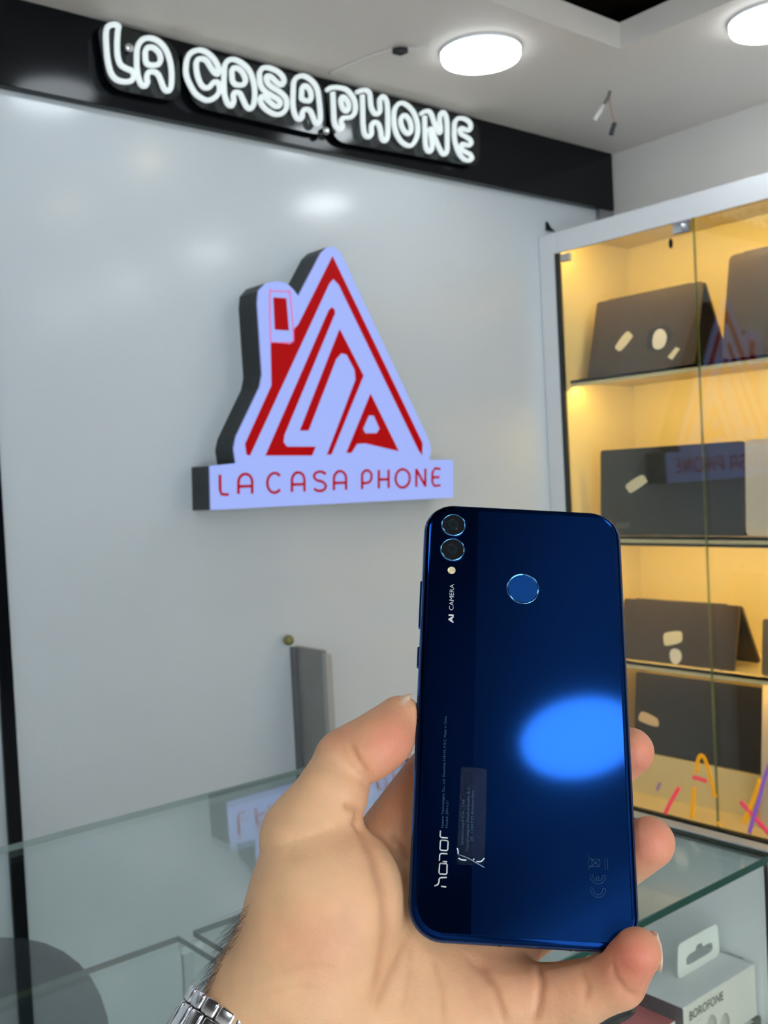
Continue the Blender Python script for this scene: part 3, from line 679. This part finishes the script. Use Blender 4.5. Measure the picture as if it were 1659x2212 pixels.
m_ps = blue_mat('phone_blue_strip', (0.0022, 0.015, 0.08), 0.30, 0.03, 0.2, 0.0)
m_pf = mat('phone_frame', (0.02, 0.085, 0.32), 0.14, 1.0)
m_pblk = mat('phone_black', (0.004, 0.005, 0.006), 0.08, spec=0.6)
HX, HY, RC0 = 38.3, 80.2, 11.5
def rr(inset, n=9):
    hx, hy, r = HX - inset, HY - inset, max(RC0 - inset, 1.0); pts = []
    for sx, sy, a0 in ((1, -1, -90), (1, 1, 0), (-1, 1, 90), (-1, -1, 180)):
        for k in range(n + 1):
            a = R_(a0 + 90 * k / n); pts.append((sx * (hx - r) + r * math.cos(a), sy * (hy - r) + r * math.sin(a)))
    return pts
def loft(name, prof, m, cap0=False, cap1=False, split=None, parent=t):
    V = []; Fc = []; mi = []; n = len(rr(0))
    for ins, z in prof: V += [(x / 1000, y / 1000, z / 1000) for x, y in rr(ins)]
    for i in range(len(prof) - 1):
        for k in range(n):
            l = (k + 1) % n; q = (i * n + k, i * n + l, (i + 1) * n + l, (i + 1) * n + k); Fc.append(q)
            mi.append(1 if split is not None and sum(V[j][0] for j in q) / 4 < split / 1000 else 0)
    if cap0:
        if split is None: Fc.append(tuple(range(n))); mi.append(0)
        else:
            L = [k for k in range(n) if V[k][0] < split / 1000]; Rr = [k for k in range(n) if V[k][0] >= split / 1000]
            ytop = -HY + prof[0][0]; ybot = HY - prof[0][0]
            a = len(V); V.append((split / 1000, ytop / 1000, prof[0][1] / 1000)); V.append((split / 1000, ybot / 1000, prof[0][1] / 1000))
            # the right run starts on the top edge and goes round to the bottom edge
            st = [k for k in Rr if (k - 1) % n not in Rr][0]; run = [(st + i) % n for i in range(len(Rr))]
            st2 = [k for k in L if (k - 1) % n not in L][0]; run2 = [(st2 + i) % n for i in range(len(L))]
            Fc.append(tuple([a] + run + [a + 1])); mi.append(0); Fc.append(tuple([a + 1] + run2 + [a])); mi.append(1)
    if cap1: b = (len(prof) - 1) * n; Fc.append(tuple(b + k for k in reversed(range(n)))); mi.append(0)
    me = mesh(name, V, Fc)
    o = obj(name, me, m, parent, smooth=True, local=True)
    for p, k in zip(me.polygons, mi): p.material_index = k
    for p in me.polygons:
        if len(p.vertices) > 4: p.use_smooth = False
    return o
arc = [(0.5 + 2.3 * (1 - math.sin(R_(a))), ZF + 1.5 * (1 - math.cos(R_(a)))) for a in range(0, 91, 10)]
split = ph(1026, 1500)[0]
g = loft('back_glass', arc, [m_pb, m_ps], cap0=True, split=split)
loft('frame', [(0.5, ZF + 1.5), (0.28, ZF + 1.62), (0.25, ZF + 1.75), (0.0, ZF + 2.1), (-0.12, ZF + 3.0), (-0.15, ZF + 3.9), (-0.12, ZF + 4.8), (0.0, ZF + 5.7), (0.3, ZF + 6.1), (0.6, ZF + 6.3)], m_pf)
loft('screen', [(0.6, ZF + 6.3), (0.6, ZF + 6.9), (0.9, ZF + 7.5), (1.8, ZF + 7.8)], m_pblk, cap1=True)
for v0, v1, nm in ((1248, 1350, 'volume_key'), (1391, 1436, 'power_key')):
    y0 = ph(908, v0)[1]; y1 = ph(905, v1)[1]
    box(nm, ((-HX - 0.75) / 1000, y0 / 1000, (ZF + 3.0) / 1000), ((-HX + 0.3) / 1000, y1 / 1000, (ZF + 4.9) / 1000), m_pf, t, 0.0004, 2, local=True)
m_ring = mat('lens_ring', (0.10, 0.28, 0.55), 0.12, 1.0)
for u, v in ((979.5, 1135), (977.5, 1188)):
    c = ph(u, v); Mx = Matrix.Translation((c[0] / 1000, c[1] / 1000, ZF / 1000)) @ Matrix.Diagonal((0.001, 0.001, -0.001, 1))
    r = lathe('camera_module', [(5.0, -0.1), (4.95, 0.35), (4.75, 0.75), (4.5, 0.85), (4.25, 0.85), (4.15, 0.6), (4.15, 0.1)], m_ring, t, 40, M=Mx, local=True)
    lathe('lens_bezel', [(4.2, 0.3), (4.2, 0.62), (2.4, 0.62), (2.2, 0.5), (0.01, 0.48)], mat('lens_black', (0.004, 0.004, 0.005), 0.35, spec=0.15), r, 40, M=Mx, local=True, smooth=False)
    lathe('lens_glass', [(2.25, 0.50), (2.0, 0.54), (1.2, 0.58), (0.01, 0.60)], mat('lens_coating', (0.010, 0.016, 0.018), 0.10, spec=0.15), r, 32, M=Mx, local=True, smooth=False)
    lathe('lens_iris', [(0.9, 0.57), (0.8, 0.62), (0.01, 0.63)], mat('lens_black', ()), r, 20, M=Mx, local=True, smooth=False)
c = ph(975.5, 1232); Mx = Matrix.Translation((c[0] / 1000, c[1] / 1000, ZF / 1000)) @ Matrix.Diagonal((0.001, 0.001, -0.001, 1))
lathe('flash', [(1.5, -0.05), (1.5, 0.04), (1.2, 0.10), (0.01, 0.1)], mat('flash_cream', (0.75, 0.62, 0.38), 0.25, 0.3, noise=0.5, nscale=900), t, 24, M=Mx, local=True, smooth=False)
c = ph(1129.5, 1271.5); Mx = Matrix.Translation((c[0] / 1000, c[1] / 1000, ZF / 1000)) @ Matrix.Diagonal((0.001, 0.001, -0.001, 1))
lathe('sensor_ring', [(6.25, -0.05), (6.2, 0.12), (6.0, 0.2), (5.8, 0.15), (5.55, -0.02)], m_ring, t, 48, M=Mx, local=True)
lathe('fingerprint_sensor', [(5.6, -0.02), (5.5, 0.03), (0.01, 0.03)], mat('sensor_blue', (0.001, 0.04, 0.18), 0.55, spec=0.08), t, 40, M=Mx, local=True, smooth=False)
# print on the back: strokes traced in pixels, laid on the glass
m_silver = mat('silver_print', (0.62, 0.60, 0.58), 0.35, 0.3); m_faint = mat('faint_print', (0.006, 0.045, 0.10), 0.4)
def pl(pts, ox, oy, s, lift=0.02):
    return [Vector(ph(ox + x / s, oy + y / s, ZF - lift)) / 1000 for x, y in pts]
H5 = (870, 1480, 5.029)
hon = [[(343,2182),(378,2168),(391,2145),(396,2102),(412,2091),(478,2089)], [(415,2184),(472,2192)],
       [(408,1936),(399,1948),(393,2038),(405,2052),(468,2055),(479,2043),(482,1952),(472,1940),(408,1936)],
       [(486,1832),(415,1828),(401,1842),(397,1908)], [(432,1915),(482,1919)],
       [(418,1684),(408,1696),(403,1780),(414,1793),(478,1797),(488,1785),(492,1702),(483,1690),(418,1684)],
       [(410,1580),(405,1640),(418,1655),(490,1661)]]
tubes('maker_lettering', [pl(q, *H5) for q in hon], 0.00027, m_silver, t, 6, local=True)
def ptext(name, body, u, v, size, length, m, bold=0.0):
    o = ph(u, v, ZF - 0.02) / 1000
    return text(name, body, size / 1000, frame_from(o, (0, -1, 0), (-1, 0, 0)), m, t, local=True, width=length / 1000, offset=bold / 1000)
ptext('camera_lettering', 'AI', 979, 1345, 2.5, 3.5, m_silver, 0.10)
ptext('camera_lettering', 'CAMERA', 979.5, 1319, 2.4, 10.5, m_silver, -0.02)
ptext('small_print', 'Huawei Technologies Co., Ltd. Shenzhen 518129, P.R.C. Made in China', 958, 1789, 1.25, 39.0, m_faint)
ptext('small_print', 'Model: JSN-L21', 967, 1789, 1.15, 9.0, m_faint)
# clear sticker, with its print and crumpled end
m_film = glass_mat('clear_film', (0.90, 0.95, 0.98), 0.02, haze=0.004)
lp = round_poly([Vector(ph(u, v, ZF - 0.015)) / 1000 for u, v in ((996, 1656), (1052, 1661), (1047, 1868), (986, 1868))], 0.0012, 4)
slab('clear_sticker', [lp], (0, 0, -0.00008), m_film, t, local=True)
for k, (s, u0, v0, L) in enumerate((('Honor Investment Co., Ltd', 1001, 1826, 15.0), ('Technologies (Netherlands) B.V.', 1012, 1838, 21.5), ('3E, 1101CM Amsterdam', 1022, 1818, 17.0))):
    if k == 0: s = 'Investment Co., Ltd'
    ptext('sticker_print', s, u0, v0, 1.35, L, m_faint)
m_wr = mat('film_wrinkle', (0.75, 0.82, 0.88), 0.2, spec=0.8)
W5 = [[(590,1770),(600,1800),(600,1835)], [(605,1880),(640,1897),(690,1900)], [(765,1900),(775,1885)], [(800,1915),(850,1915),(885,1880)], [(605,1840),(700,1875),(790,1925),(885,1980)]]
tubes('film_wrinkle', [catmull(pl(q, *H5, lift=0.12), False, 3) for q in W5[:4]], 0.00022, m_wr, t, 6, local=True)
tubes('film_wrinkle', [catmull(pl(W5[4], *H5, lift=0.10), False, 3)], 0.00015, mat('film_crease', (0.25, 0.30, 0.38), 0.3), t, 6, local=True)
C12 = (1225, 1780, 12.29)
ce_ = [[(600,1345),(612,1420),(650,1500),(730,1570),(820,1598),(910,1575),(985,1500),(1012,1430),(1018,1365),(945,1365),(935,1430),(900,1490),(845,1520),(838,1398),(782,1398),(785,1515),(725,1480),(690,1420),(680,1345),(600,1345)],
       [(612,1692),(622,1780),(665,1870),(745,1935),(830,1950),(920,1930),(990,1860),(1020,1780),(1020,1715),(950,1715),(940,1790),(900,1850),(830,1880),(755,1860),(705,1800),(688,1700),(612,1692)],
       [(1000,900),(1010,1218),(1080,1215),(1068,900),(1000,900)],
       [(600,920),(545,1020),(590,1125),(830,1130),(870,1060),(870,945),(660,930),(600,920)], [(520,820),(880,1150)], [(545,1200),(880,930)], [(650,940),(660,1120)]]
tubes('approval_marks', [pl(q, *C12) for q in ce_], 0.00010, m_faint, t, 5, local=True)
# antenna breaks and slots in the lower edge
for u in (1081, 1240):
    c = ph(u, 2045); box('antenna_break', ((c[0] - 0.4) / 1000, (HY - 0.4) / 1000, (ZF + 1.7) / 1000), ((c[0] + 0.4) / 1000, (HY + 0.22) / 1000, (ZF + 6.0) / 1000), m_pblk, t, local=True)
c = ph(1165, 2045); box('charging_port', ((c[0] - 4.2) / 1000, (HY - 2) / 1000, (ZF + 2.9) / 1000), ((c[0] + 4.2) / 1000, (HY + 0.2) / 1000, (ZF + 4.9) / 1000), m_pblk, t, 0.0004, local=True)

# ------------------------------------------------------------------ hand (implicit surface, one continuous mesh)
def pxr(rpx, z): return rpx * z / F_PX
def cn(*pts):     # chain of (u, v, z, radius in pixels)
    return [(cam_pt(u, v, z), pxr(r, z)) for u, v, z, r in pts]
AX = np.array([-0.50, 0.75, -0.43]); AX /= np.linalg.norm(AX)
WC = cam_pt(588, 2255, 352)
E1 = np.array([0.83, 0.56, 0.0]); E1 -= AX * (E1 @ AX); E1 /= np.linalg.norm(E1); E2 = np.cross(AX, E1)
PALM = [
    [(WC - E1 * 8.5 - AX * 10, 20.5), (WC - E1 * 8.5 + AX * 40, 20.0), (WC - E1 * 10 + AX * 170, 29.0)],
    [(WC + E1 * 8.5 - AX * 10, 20.5), (WC + E1 * 8.5 + AX * 40, 20.0), (WC + E1 * 10 + AX * 170, 29.0)],
    cn((666, 1812, 362, 97), (705, 1950, 357, 172), (668, 2110, 355, 178)),                  # ball of the thumb
    cn((690, 2150, 366, 165), (850, 1835, 386, 80)),                                         # towards the index knuckle
    cn((720, 2170, 370, 160), (960, 1935, 388, 88)),
    cn((780, 2200, 366, 165), (1060, 2060, 374, 88)),
    cn((800, 2290, 356, 165), (1085, 2175, 357, 88)),
    cn((800, 2060, 372, 120), (1000, 2110, 370, 110)),
]
THUMB = [cn((666, 1812, 362, 97), (716, 1716, 367, 80), (742, 1652, 373, 66)), cn((745, 1640, 373, 66), (806, 1605, 373, 64), (863, 1556, 380, 53)), cn((800, 1632, 368, 52), (838, 1600, 371, 54))]
INDEX = [cn((850, 1800, 386, 72), (925, 1690, 392, 64), (1010, 1590, 398, 60), (1120, 1460, 407, 56))]
MIDDLE = [cn((960, 1930, 388, 70), (1120, 1800, 392, 62), (1270, 1685, 396, 57), (1361, 1623, 387, 51))]
RING = [cn((1060, 2050, 374, 72), (1200, 1965, 383, 64), (1310, 1880, 381, 60), (1402, 1820, 369, 55))]
PINKY = [cn((1080, 2158, 356, 76), (1180, 2153, 352, 69), (1255, 2146, 348, 65)), cn((1250, 2146, 348, 65), (1332, 2118, 342, 60)), cn((1336, 2112, 342, 61), (1376, 2056, 334, 51))]
def d_chain(P, ch):
    d = None
    for (a, ra), (b, rb) in zip(ch[:-1], ch[1:]):
        ba = b - a; h = np.clip(((P - a) @ ba) / (ba @ ba), 0, 1)
        q = np.linalg.norm(P - a - h[:, None] * ba, axis=1) - (ra + (rb - ra) * h)
        d = q if d is None else np.minimum(d, q)
    return d
def smin(a, b, k):
    h = np.maximum(k - np.abs(a - b), 0) / k; return np.minimum(a, b) - h * h * k * 0.25
def d_phone(P):
    q = (P - PT) @ RM; q = np.abs(q - np.array([0, 0, ZF + 3.9])) - np.array([HX, HY, 3.9]) + 2.5
    return np.linalg.norm(np.maximum(q, 0), axis=1) + np.minimum(q.max(axis=1), 0) - 2.5
NAILS = [(cam_pt(1416, 2054, 337), np.array([0.86, -0.05, 0.40]), np.array([0.12, -1.0, 0.1]), 4.4, 7.2),
         (cam_pt(866, 1510, 381), np.array([-0.40, -0.85, 0.15]), np.array([0.85, -0.50, 0.0]), 5.0, 5.2)]
def d_nail(P):
    d = None
    for c, n, a, w, l in NAILS:
        n = n / np.linalg.norm(n); a = a - n * (a @ n); a = a / np.linalg.norm(a); b = np.cross(n, a)
        q = P - c; x, y, z = q @ a, q @ b, q @ n
        z = z + (y * y) * 0.045                                     # nails curve across
        k = np.sqrt((x / l) ** 2 + (y / w) ** 2 + (z / 0.9) ** 2); e = (k - 1) * 0.9
        d = e if d is None else np.minimum(d, e)
    return d
def sdf(P):
    d = None
    for ch in PALM:
        q = d_chain(P, ch); d = q if d is None else smin(d, q, 11.0)
    tb = smin(d_chain(P, THUMB[0]), smin(d_chain(P, THUMB[1]), d_chain(P, THUMB[2]), 5.0), 1.4)
    d = smin(d, tb, 6.0)
    pk = smin(smin(d_chain(P, PINKY[0]), d_chain(P, PINKY[1]), 2.0), d_chain(P, PINKY[2]), 1.8)
    d = smin(d, pk, 5.0)
    f = np.minimum(np.minimum(d_chain(P, INDEX[0]), d_chain(P, MIDDLE[0])), d_chain(P, RING[0]))
    d = smin(d, f, 3.5)
    d = smin(d, d_nail(P), 0.5)
    cut = (P - (WC + AX * 160)) @ AX                                # the forearm ends out of view
    d = np.maximum(d, cut)
    c = -(d_phone(P) - 0.12); h = np.maximum(0.8 - np.abs(d - c), 0) / 0.8
    return np.maximum(d, c) + h * h * 0.2
def surface(lo, hi, step, blk=6):
    lo = np.array(lo, float); n = (np.ceil((np.array(hi) - lo) / (step * blk)).astype(int)) * blk + 1
    nb = (n - 1) // blk
    ax = [lo[i] + step * blk * (np.arange(nb[i]) + 0.5) for i in range(3)]
    G = np.stack(np.meshgrid(*ax, indexing='ij'), -1).reshape(-1, 3)
    dc = sdf(G).reshape(nb)
    act = np.abs(dc) < step * blk * 1.25
    D = np.repeat(np.repeat(np.repeat(dc, blk, 0), blk, 1), blk, 2)
    D = np.pad(D, ((0, 1),) * 3, mode='edge').astype(np.float32)
    am = np.zeros(tuple(n), bool)
    a2 = np.repeat(np.repeat(np.repeat(act, blk, 0), blk, 1), blk, 2)
    for dx in (0, 1):
        for dy in (0, 1):
            for dz in (0, 1): am[dx:dx + a2.shape[0], dy:dy + a2.shape[1], dz:dz + a2.shape[2]] |= a2
    idx = np.argwhere(am)
    out = np.empty(len(idx), np.float32)
    for s in range(0, len(idx), 400000): out[s:s + 400000] = sdf(lo + idx[s:s + 400000] * step)
    D[am] = out
    S = D < 0
    cs = np.zeros(tuple(n - 1), np.int8)
    for dx in (0, 1):
        for dy in (0, 1):
            for dz in (0, 1): cs += S[dx:n[0] - 1 + dx, dy:n[1] - 1 + dy, dz:n[2] - 1 + dz]
    cells = np.argwhere((cs > 0) & (cs < 8)); N = len(cells)
    vid = np.full(tuple(n - 1), -1, np.int32); vid[tuple(cells.T)] = np.arange(N)
    acc = np.zeros((N, 3)); cnt = np.zeros(N)
    C = [(i, j, k) for i in (0, 1) for j in (0, 1) for k in (0, 1)]
    for a in C:
        for axs in range(3):
            if a[axs]: continue
            b = list(a); b[axs] = 1
            va = D[tuple((cells + a).T)]; vb = D[tuple((cells + b).T)]
            mk = (va < 0) != (vb < 0); tt = np.where(mk, va / np.where(mk, va - vb, 1), 0)
            p = cells + np.array(a, float); p[:, axs] += tt
            acc[mk] += p[mk]; cnt[mk] += 1
    V = lo + step * acc / cnt[:, None]
    Fs = []
    for axs in range(3):
        sl0 = [slice(None)] * 3; sl1 = [slice(None)] * 3; sl0[axs] = slice(0, -1); sl1[axs] = slice(1, None)
        e = np.argwhere(S[tuple(sl0)] != S[tuple(sl1)])
        u, w = [(1, 2), (2, 0), (0, 1)][axs]
        e = e[(e[:, u] > 0) & (e[:, w] > 0) & (e[:, u] < n[u] - 1) & (e[:, w] < n[w] - 1)]
        ins = S[tuple(e.T)]
        q = []
        for du, dw in ((-1, -1), (0, -1), (0, 0), (-1, 0)):
            f = e.copy(); f[:, u] += du; f[:, w] += dw; q.append(vid[tuple(f.T)])
        q = np.stack(q, 1); q[~ins] = q[~ins][:, ::-1]; Fs.append(q)
    return V, np.concatenate(Fs)
def grad(P, e=0.25):
    g = np.stack([sdf(P + np.eye(3)[i] * e) - sdf(P - np.eye(3)[i] * e) for i in range(3)], 1)
    return g / (np.linalg.norm(g, axis=1, keepdims=True) + 1e-9)
HV, HF = surface((-165, 55, 265), (108, 330, 425), 1.0)
for _ in range(2):
    gN = grad(HV); HV = HV - gN * np.clip(sdf(HV), -0.6, 0.6)[:, None]
gN = grad(HV)
# crease lines, traced where the photograph shows them: (points, width px, depth mm)
U = CX + F_PX * HV[:, 0] / HV[:, 2]; Vv = CY + F_PX * HV[:, 1] / HV[:, 2]
front = np.clip(-(gN * (HV / np.linalg.norm(HV, axis=1, keepdims=True))).sum(1) * 2.0, 0, 1)
def seg_dist(pts):
    d = np.full(len(U), 1e9); par = np.zeros(len(U)); n = len(pts) - 1
    for i in range(n):
        ax_, ay, bx, by = *pts[i], *pts[i + 1]; dx, dy = bx - ax_, by - ay
        h = np.clip(((U - ax_) * dx + (Vv - ay) * dy) / (dx * dx + dy * dy), 0, 1)
        q = np.hypot(U - ax_ - h * dx, Vv - ay - h * dy); k = q < d; d[k] = q[k]; par[k] = ((i + h) / n)[k]
    return d, par
CREASES = [([(756,1608),(772,1640),(797,1676)], 7, 1.0), ([(742,1738),(766,1746),(784,1762)], 8, 1.3), ([(778,1756),(768,1776),(786,1800)], 8, 1.1),
    ([(775,1780),(810,1850),(832,1930),(838,2010),(826,2090),(808,2150)], 16, 1.3),
    ([(888,2008),(862,2070),(835,2130),(815,2180)], 10, 1.0), ([(892,2030),(885,2100),(870,2180)], 8, 0.5),
    ([(935,2065),(952,2120),(960,2212)], 8, 0.6), ([(1028,2066),(1068,2130),(1092,2212)], 9, 1.0), ([(1000,2060),(1040,2095),(1062,2125)], 8, 0.5),
    ([(1165,2072),(1170,2120),(1162,2180),(1150,2225)], 9, 1.3), ([(1255,2090),(1268,2130),(1262,2165)], 8, 0.5),
    ([(1318,2072),(1328,2110),(1350,2140),(1385,2158)], 8, 0.7), ([(560,2150),(640,2130),(700,2135)], 8, 0.3), ([(600,2105),(660,2085),(730,2090)], 8, 0.3),
    ([(845,1795),(872,1830),(884,1860)], 9, 0.9)]
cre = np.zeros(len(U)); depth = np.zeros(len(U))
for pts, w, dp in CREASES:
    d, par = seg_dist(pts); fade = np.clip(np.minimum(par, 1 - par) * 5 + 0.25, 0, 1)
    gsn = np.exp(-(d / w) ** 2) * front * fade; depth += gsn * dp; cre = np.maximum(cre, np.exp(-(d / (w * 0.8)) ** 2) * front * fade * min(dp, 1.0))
HV = HV - gN * depth[:, None]
# skin colour: redder finger pads and palm mounts, painted shade low on the palm, paler wrist, ruddy crease lines, pale nails
base = np.array([0.74, 0.425, 0.23]); colr = np.tile(base, (len(U), 1))
BL = [(1385,1630,55,.9),(1415,1815,60,.9),(1362,2050,55,.8),(1400,2120,60,.5),(865,1580,60,.55),(830,1620,50,.4),(720,1585,30,.4),(700,1985,85,.22),(650,2060,75,.22),(560,2130,60,-.3),(760,1850,70,.15),
      (1230,2140,70,.30),(1080,2080,80,.25),(1000,2160,80,.12),(840,1740,60,.3),(700,1880,70,-.25),(930,2150,60,-.15),(600,1900,60,-.25)]  # palm shading near the pinky base painted in as redness
red = np.zeros(len(U))
for u, v, r, s in BL: red += s * np.exp(-((U - u) ** 2 + (Vv - v) ** 2) / (2 * r * r))
rd = np.clip(red, 0, 1)[:, None]; pa = np.clip(-red, 0, 1)[:, None]
colr = colr * (1 - rd) + rd * np.array([0.64, 0.205, 0.125]); colr = colr * (1 - pa) + pa * np.array([0.82, 0.52, 0.30])
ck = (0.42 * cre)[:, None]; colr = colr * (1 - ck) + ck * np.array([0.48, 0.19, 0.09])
nl = np.clip(1 - np.abs(d_nail(HV)) / 0.45, 0, 1)[:, None] * (np.abs(d_nail(HV)) < 0.45)[:, None]
colr = colr * (1 - nl) + nl * np.array([0.72, 0.52, 0.38])
me = bpy.data.meshes.new('person')
Wv = CAM + (HV / 1000.0) @ RC
me.from_pydata(Wv.tolist(), [], HF.tolist()); me.update()
ca = me.color_attributes.new('pigment_shade', 'FLOAT_COLOR', 'POINT')
ca.data.foreach_set('color', np.concatenate([colr, np.ones((len(U), 1))], 1).astype(np.float32).ravel())
m_skin = bpy.data.materials.new('skin'); m_skin.use_nodes = True; nt = m_skin.node_tree; b = nt.nodes['Principled BSDF']
at = nt.nodes.new('ShaderNodeVertexColor'); at.layer_name = 'pigment_shade'
tc = nt.nodes.new('ShaderNodeTexCoord')
n1 = nt.nodes.new('ShaderNodeTexNoise'); n1.inputs['Scale'].default_value = 90; n1.inputs['Detail'].default_value = 5; nt.links.new(tc.outputs['Object'], n1.inputs['Vector'])
mr = nt.nodes.new('ShaderNodeMapRange'); mr.inputs['To Min'].default_value = 0.84; mr.inputs['To Max'].default_value = 1.14; nt.links.new(n1.outputs['Fac'], mr.inputs['Value'])
vs = nt.nodes.new('ShaderNodeVectorMath'); vs.operation = 'SCALE'; nt.links.new(at.outputs['Color'], vs.inputs[0]); nt.links.new(mr.outputs['Result'], vs.inputs['Scale'])
nt.links.new(vs.outputs['Vector'], b.inputs['Base Color'])
b.inputs['Roughness'].default_value = 0.50; b.inputs['Specular IOR Level'].default_value = 0.35
b.inputs['Subsurface Weight'].default_value = 0.35; b.inputs['Subsurface Radius'].default_value = (1.0, 0.35, 0.2); b.inputs['Subsurface Scale'].default_value = 0.003
n2 = nt.nodes.new('ShaderNodeTexVoronoi'); n2.inputs['Scale'].default_value = 900; nt.links.new(tc.outputs['Object'], n2.inputs['Vector'])
n3 = nt.nodes.new('ShaderNodeTexNoise'); n3.inputs['Scale'].default_value = 260; n3.inputs['Detail'].default_value = 4; nt.links.new(tc.outputs['Object'], n3.inputs['Vector'])
ad = nt.nodes.new('ShaderNodeMath'); ad.operation = 'MULTIPLY_ADD'; ad.inputs[1].default_value = 0.35; nt.links.new(n2.outputs['Distance'], ad.inputs[0]); nt.links.new(n3.outputs['Fac'], ad.inputs[2])
bp = nt.nodes.new('ShaderNodeBump'); bp.inputs['Strength'].default_value = 0.22; bp.inputs['Distance'].default_value = 0.0008
nt.links.new(ad.outputs[0], bp.inputs['Height']); nt.links.new(bp.outputs['Normal'], b.inputs['Normal'])
hand = obj('person', me, m_skin, None, smooth=True)
tag(hand, 'left hand and wrist, palm up, holding the blue phone', 'person')
# dark hair along the wrist
d, par = seg_dist([(566, 1955), (520, 2015), (478, 2070), (430, 2128)])
cand = np.where((d < 26) & (front < 0.75) & (front > 0.0) & (HV[:, 2] < 400))[0]
rng = np.random.RandomState(3)
V = []; Fc = []
if len(cand):
    pick = rng.choice(cand, size=min(170, len(cand)), replace=False)
    for i in pick:
        p0 = HV[i] - gN[i] * 0.2; L = rng.uniform(5, 11)
        dr = gN[i] * rng.uniform(0.25, 0.55) + AX * rng.uniform(0.5, 0.9) + rng.normal(0, 0.13, 3); dr /= np.linalg.norm(dr)
        cv = -gN[i] * rng.uniform(0.1, 0.5) + AX * 0.2 + rng.normal(0, 0.15, 3)
        pts = [CAM + ((p0 + dr * L * s + cv * L * s * s * 0.5) / 1000) @ RC for s in (0, 0.25, 0.5, 0.75, 1.0)]
        v, f = tube_data(pts, [0.00005, 0.000048, 0.000045, 0.00004, 0.00002], False, 3); o = len(V); V += v; Fc += [tuple(a + o for a in q) for q in f]
    hr = obj('arm_hair', mesh('arm_hair', V, Fc), mat('dark_hair', (0.02, 0.012, 0.008), 0.5), hand)
    hr['kind'] = 'stuff'; hr['label'] = 'fine dark hair on the wrist'

# ------------------------------------------------------------------ watch
m_steel = mat('watch_steel', (0.72, 0.71, 0.73), 0.22, 1.0, noise=0.03, nscale=300)
wc = CAM + ((WC + AX * 9.0) / 1000) @ RC
a_w, e1w, e2w = [Vector(x @ RC) for x in (AX, E1, E2)]
t = root('wristwatch', wc, 'steel link bracelet of a wristwatch round the wrist', 'watch')
RA, RB = 32.0, 23.2
ts = np.linspace(0, 2 * np.pi, 2001); xs = np.cos(ts) * RA; ys = np.sin(ts) * RB
arcl = np.concatenate([[0], np.cumsum(np.hypot(np.diff(xs), np.diff(ys)))]); NR = 27
LM = {}
for nm, ln in (('outer', 5.2), ('centre', 10.4)):
    bm = bmesh.new(); add_box(bm, (-ln / 2000, -0.0030, -0.0017), (ln / 2000, 0.0030, 0.0017), 0.0010, 3)
    me = bm_mesh('link_' + nm, bm); me.materials.append(m_steel); me.polygons.foreach_set('use_smooth', [True] * len(me.polygons)); LM[nm] = me
for r in range(NR):
    for cix, (off, kind) in enumerate(((-7.9, 'outer'), (0.0, 'centre'), (7.9, 'outer'))):
        s = (r + (0.5 if kind == 'centre' else 0)) / NR * arcl[-1] % arcl[-1]; tt = np.interp(s, arcl, ts)
        pos = e1w * (RA * math.cos(tt)) + e2w * (RB * math.sin(tt)) + a_w * off
        tan = (e1w * (-RA * math.sin(tt)) + e2w * (RB * math.cos(tt))).normalized(); nrm = a_w.cross(tan)
        M = Matrix.Identity(4)
        for i in range(3): M[i][0] = a_w[i]; M[i][1] = tan[i]; M[i][2] = nrm[i]; M[i][3] = pos[i] / 1000
        o = bpy.data.objects.new('link', LM[kind]); COL.objects.link(o); o.parent = t; o.matrix_local = M
Mc = frame_from(-e2w * 0.0265, e1w, a_w)
lathe('case', [(0.0185, -0.004), (0.0195, -0.002), (0.0195, 0.003), (0.0175, 0.0055), (0.016, 0.0055)], m_steel, t, 40, M=Mc if Mc.to_3x3().col[2].dot(-e2w) > 0 else Mc @ Matrix.Rotation(math.pi, 4, 'X'), local=True)
lathe('dial', [(0.0165, 0.004), (0.016, 0.0054), (0.0002, 0.0056)], m_black, t, 36, M=Mc if Mc.to_3x3().col[2].dot(-e2w) > 0 else Mc @ Matrix.Rotation(math.pi, 4, 'X'), local=True)
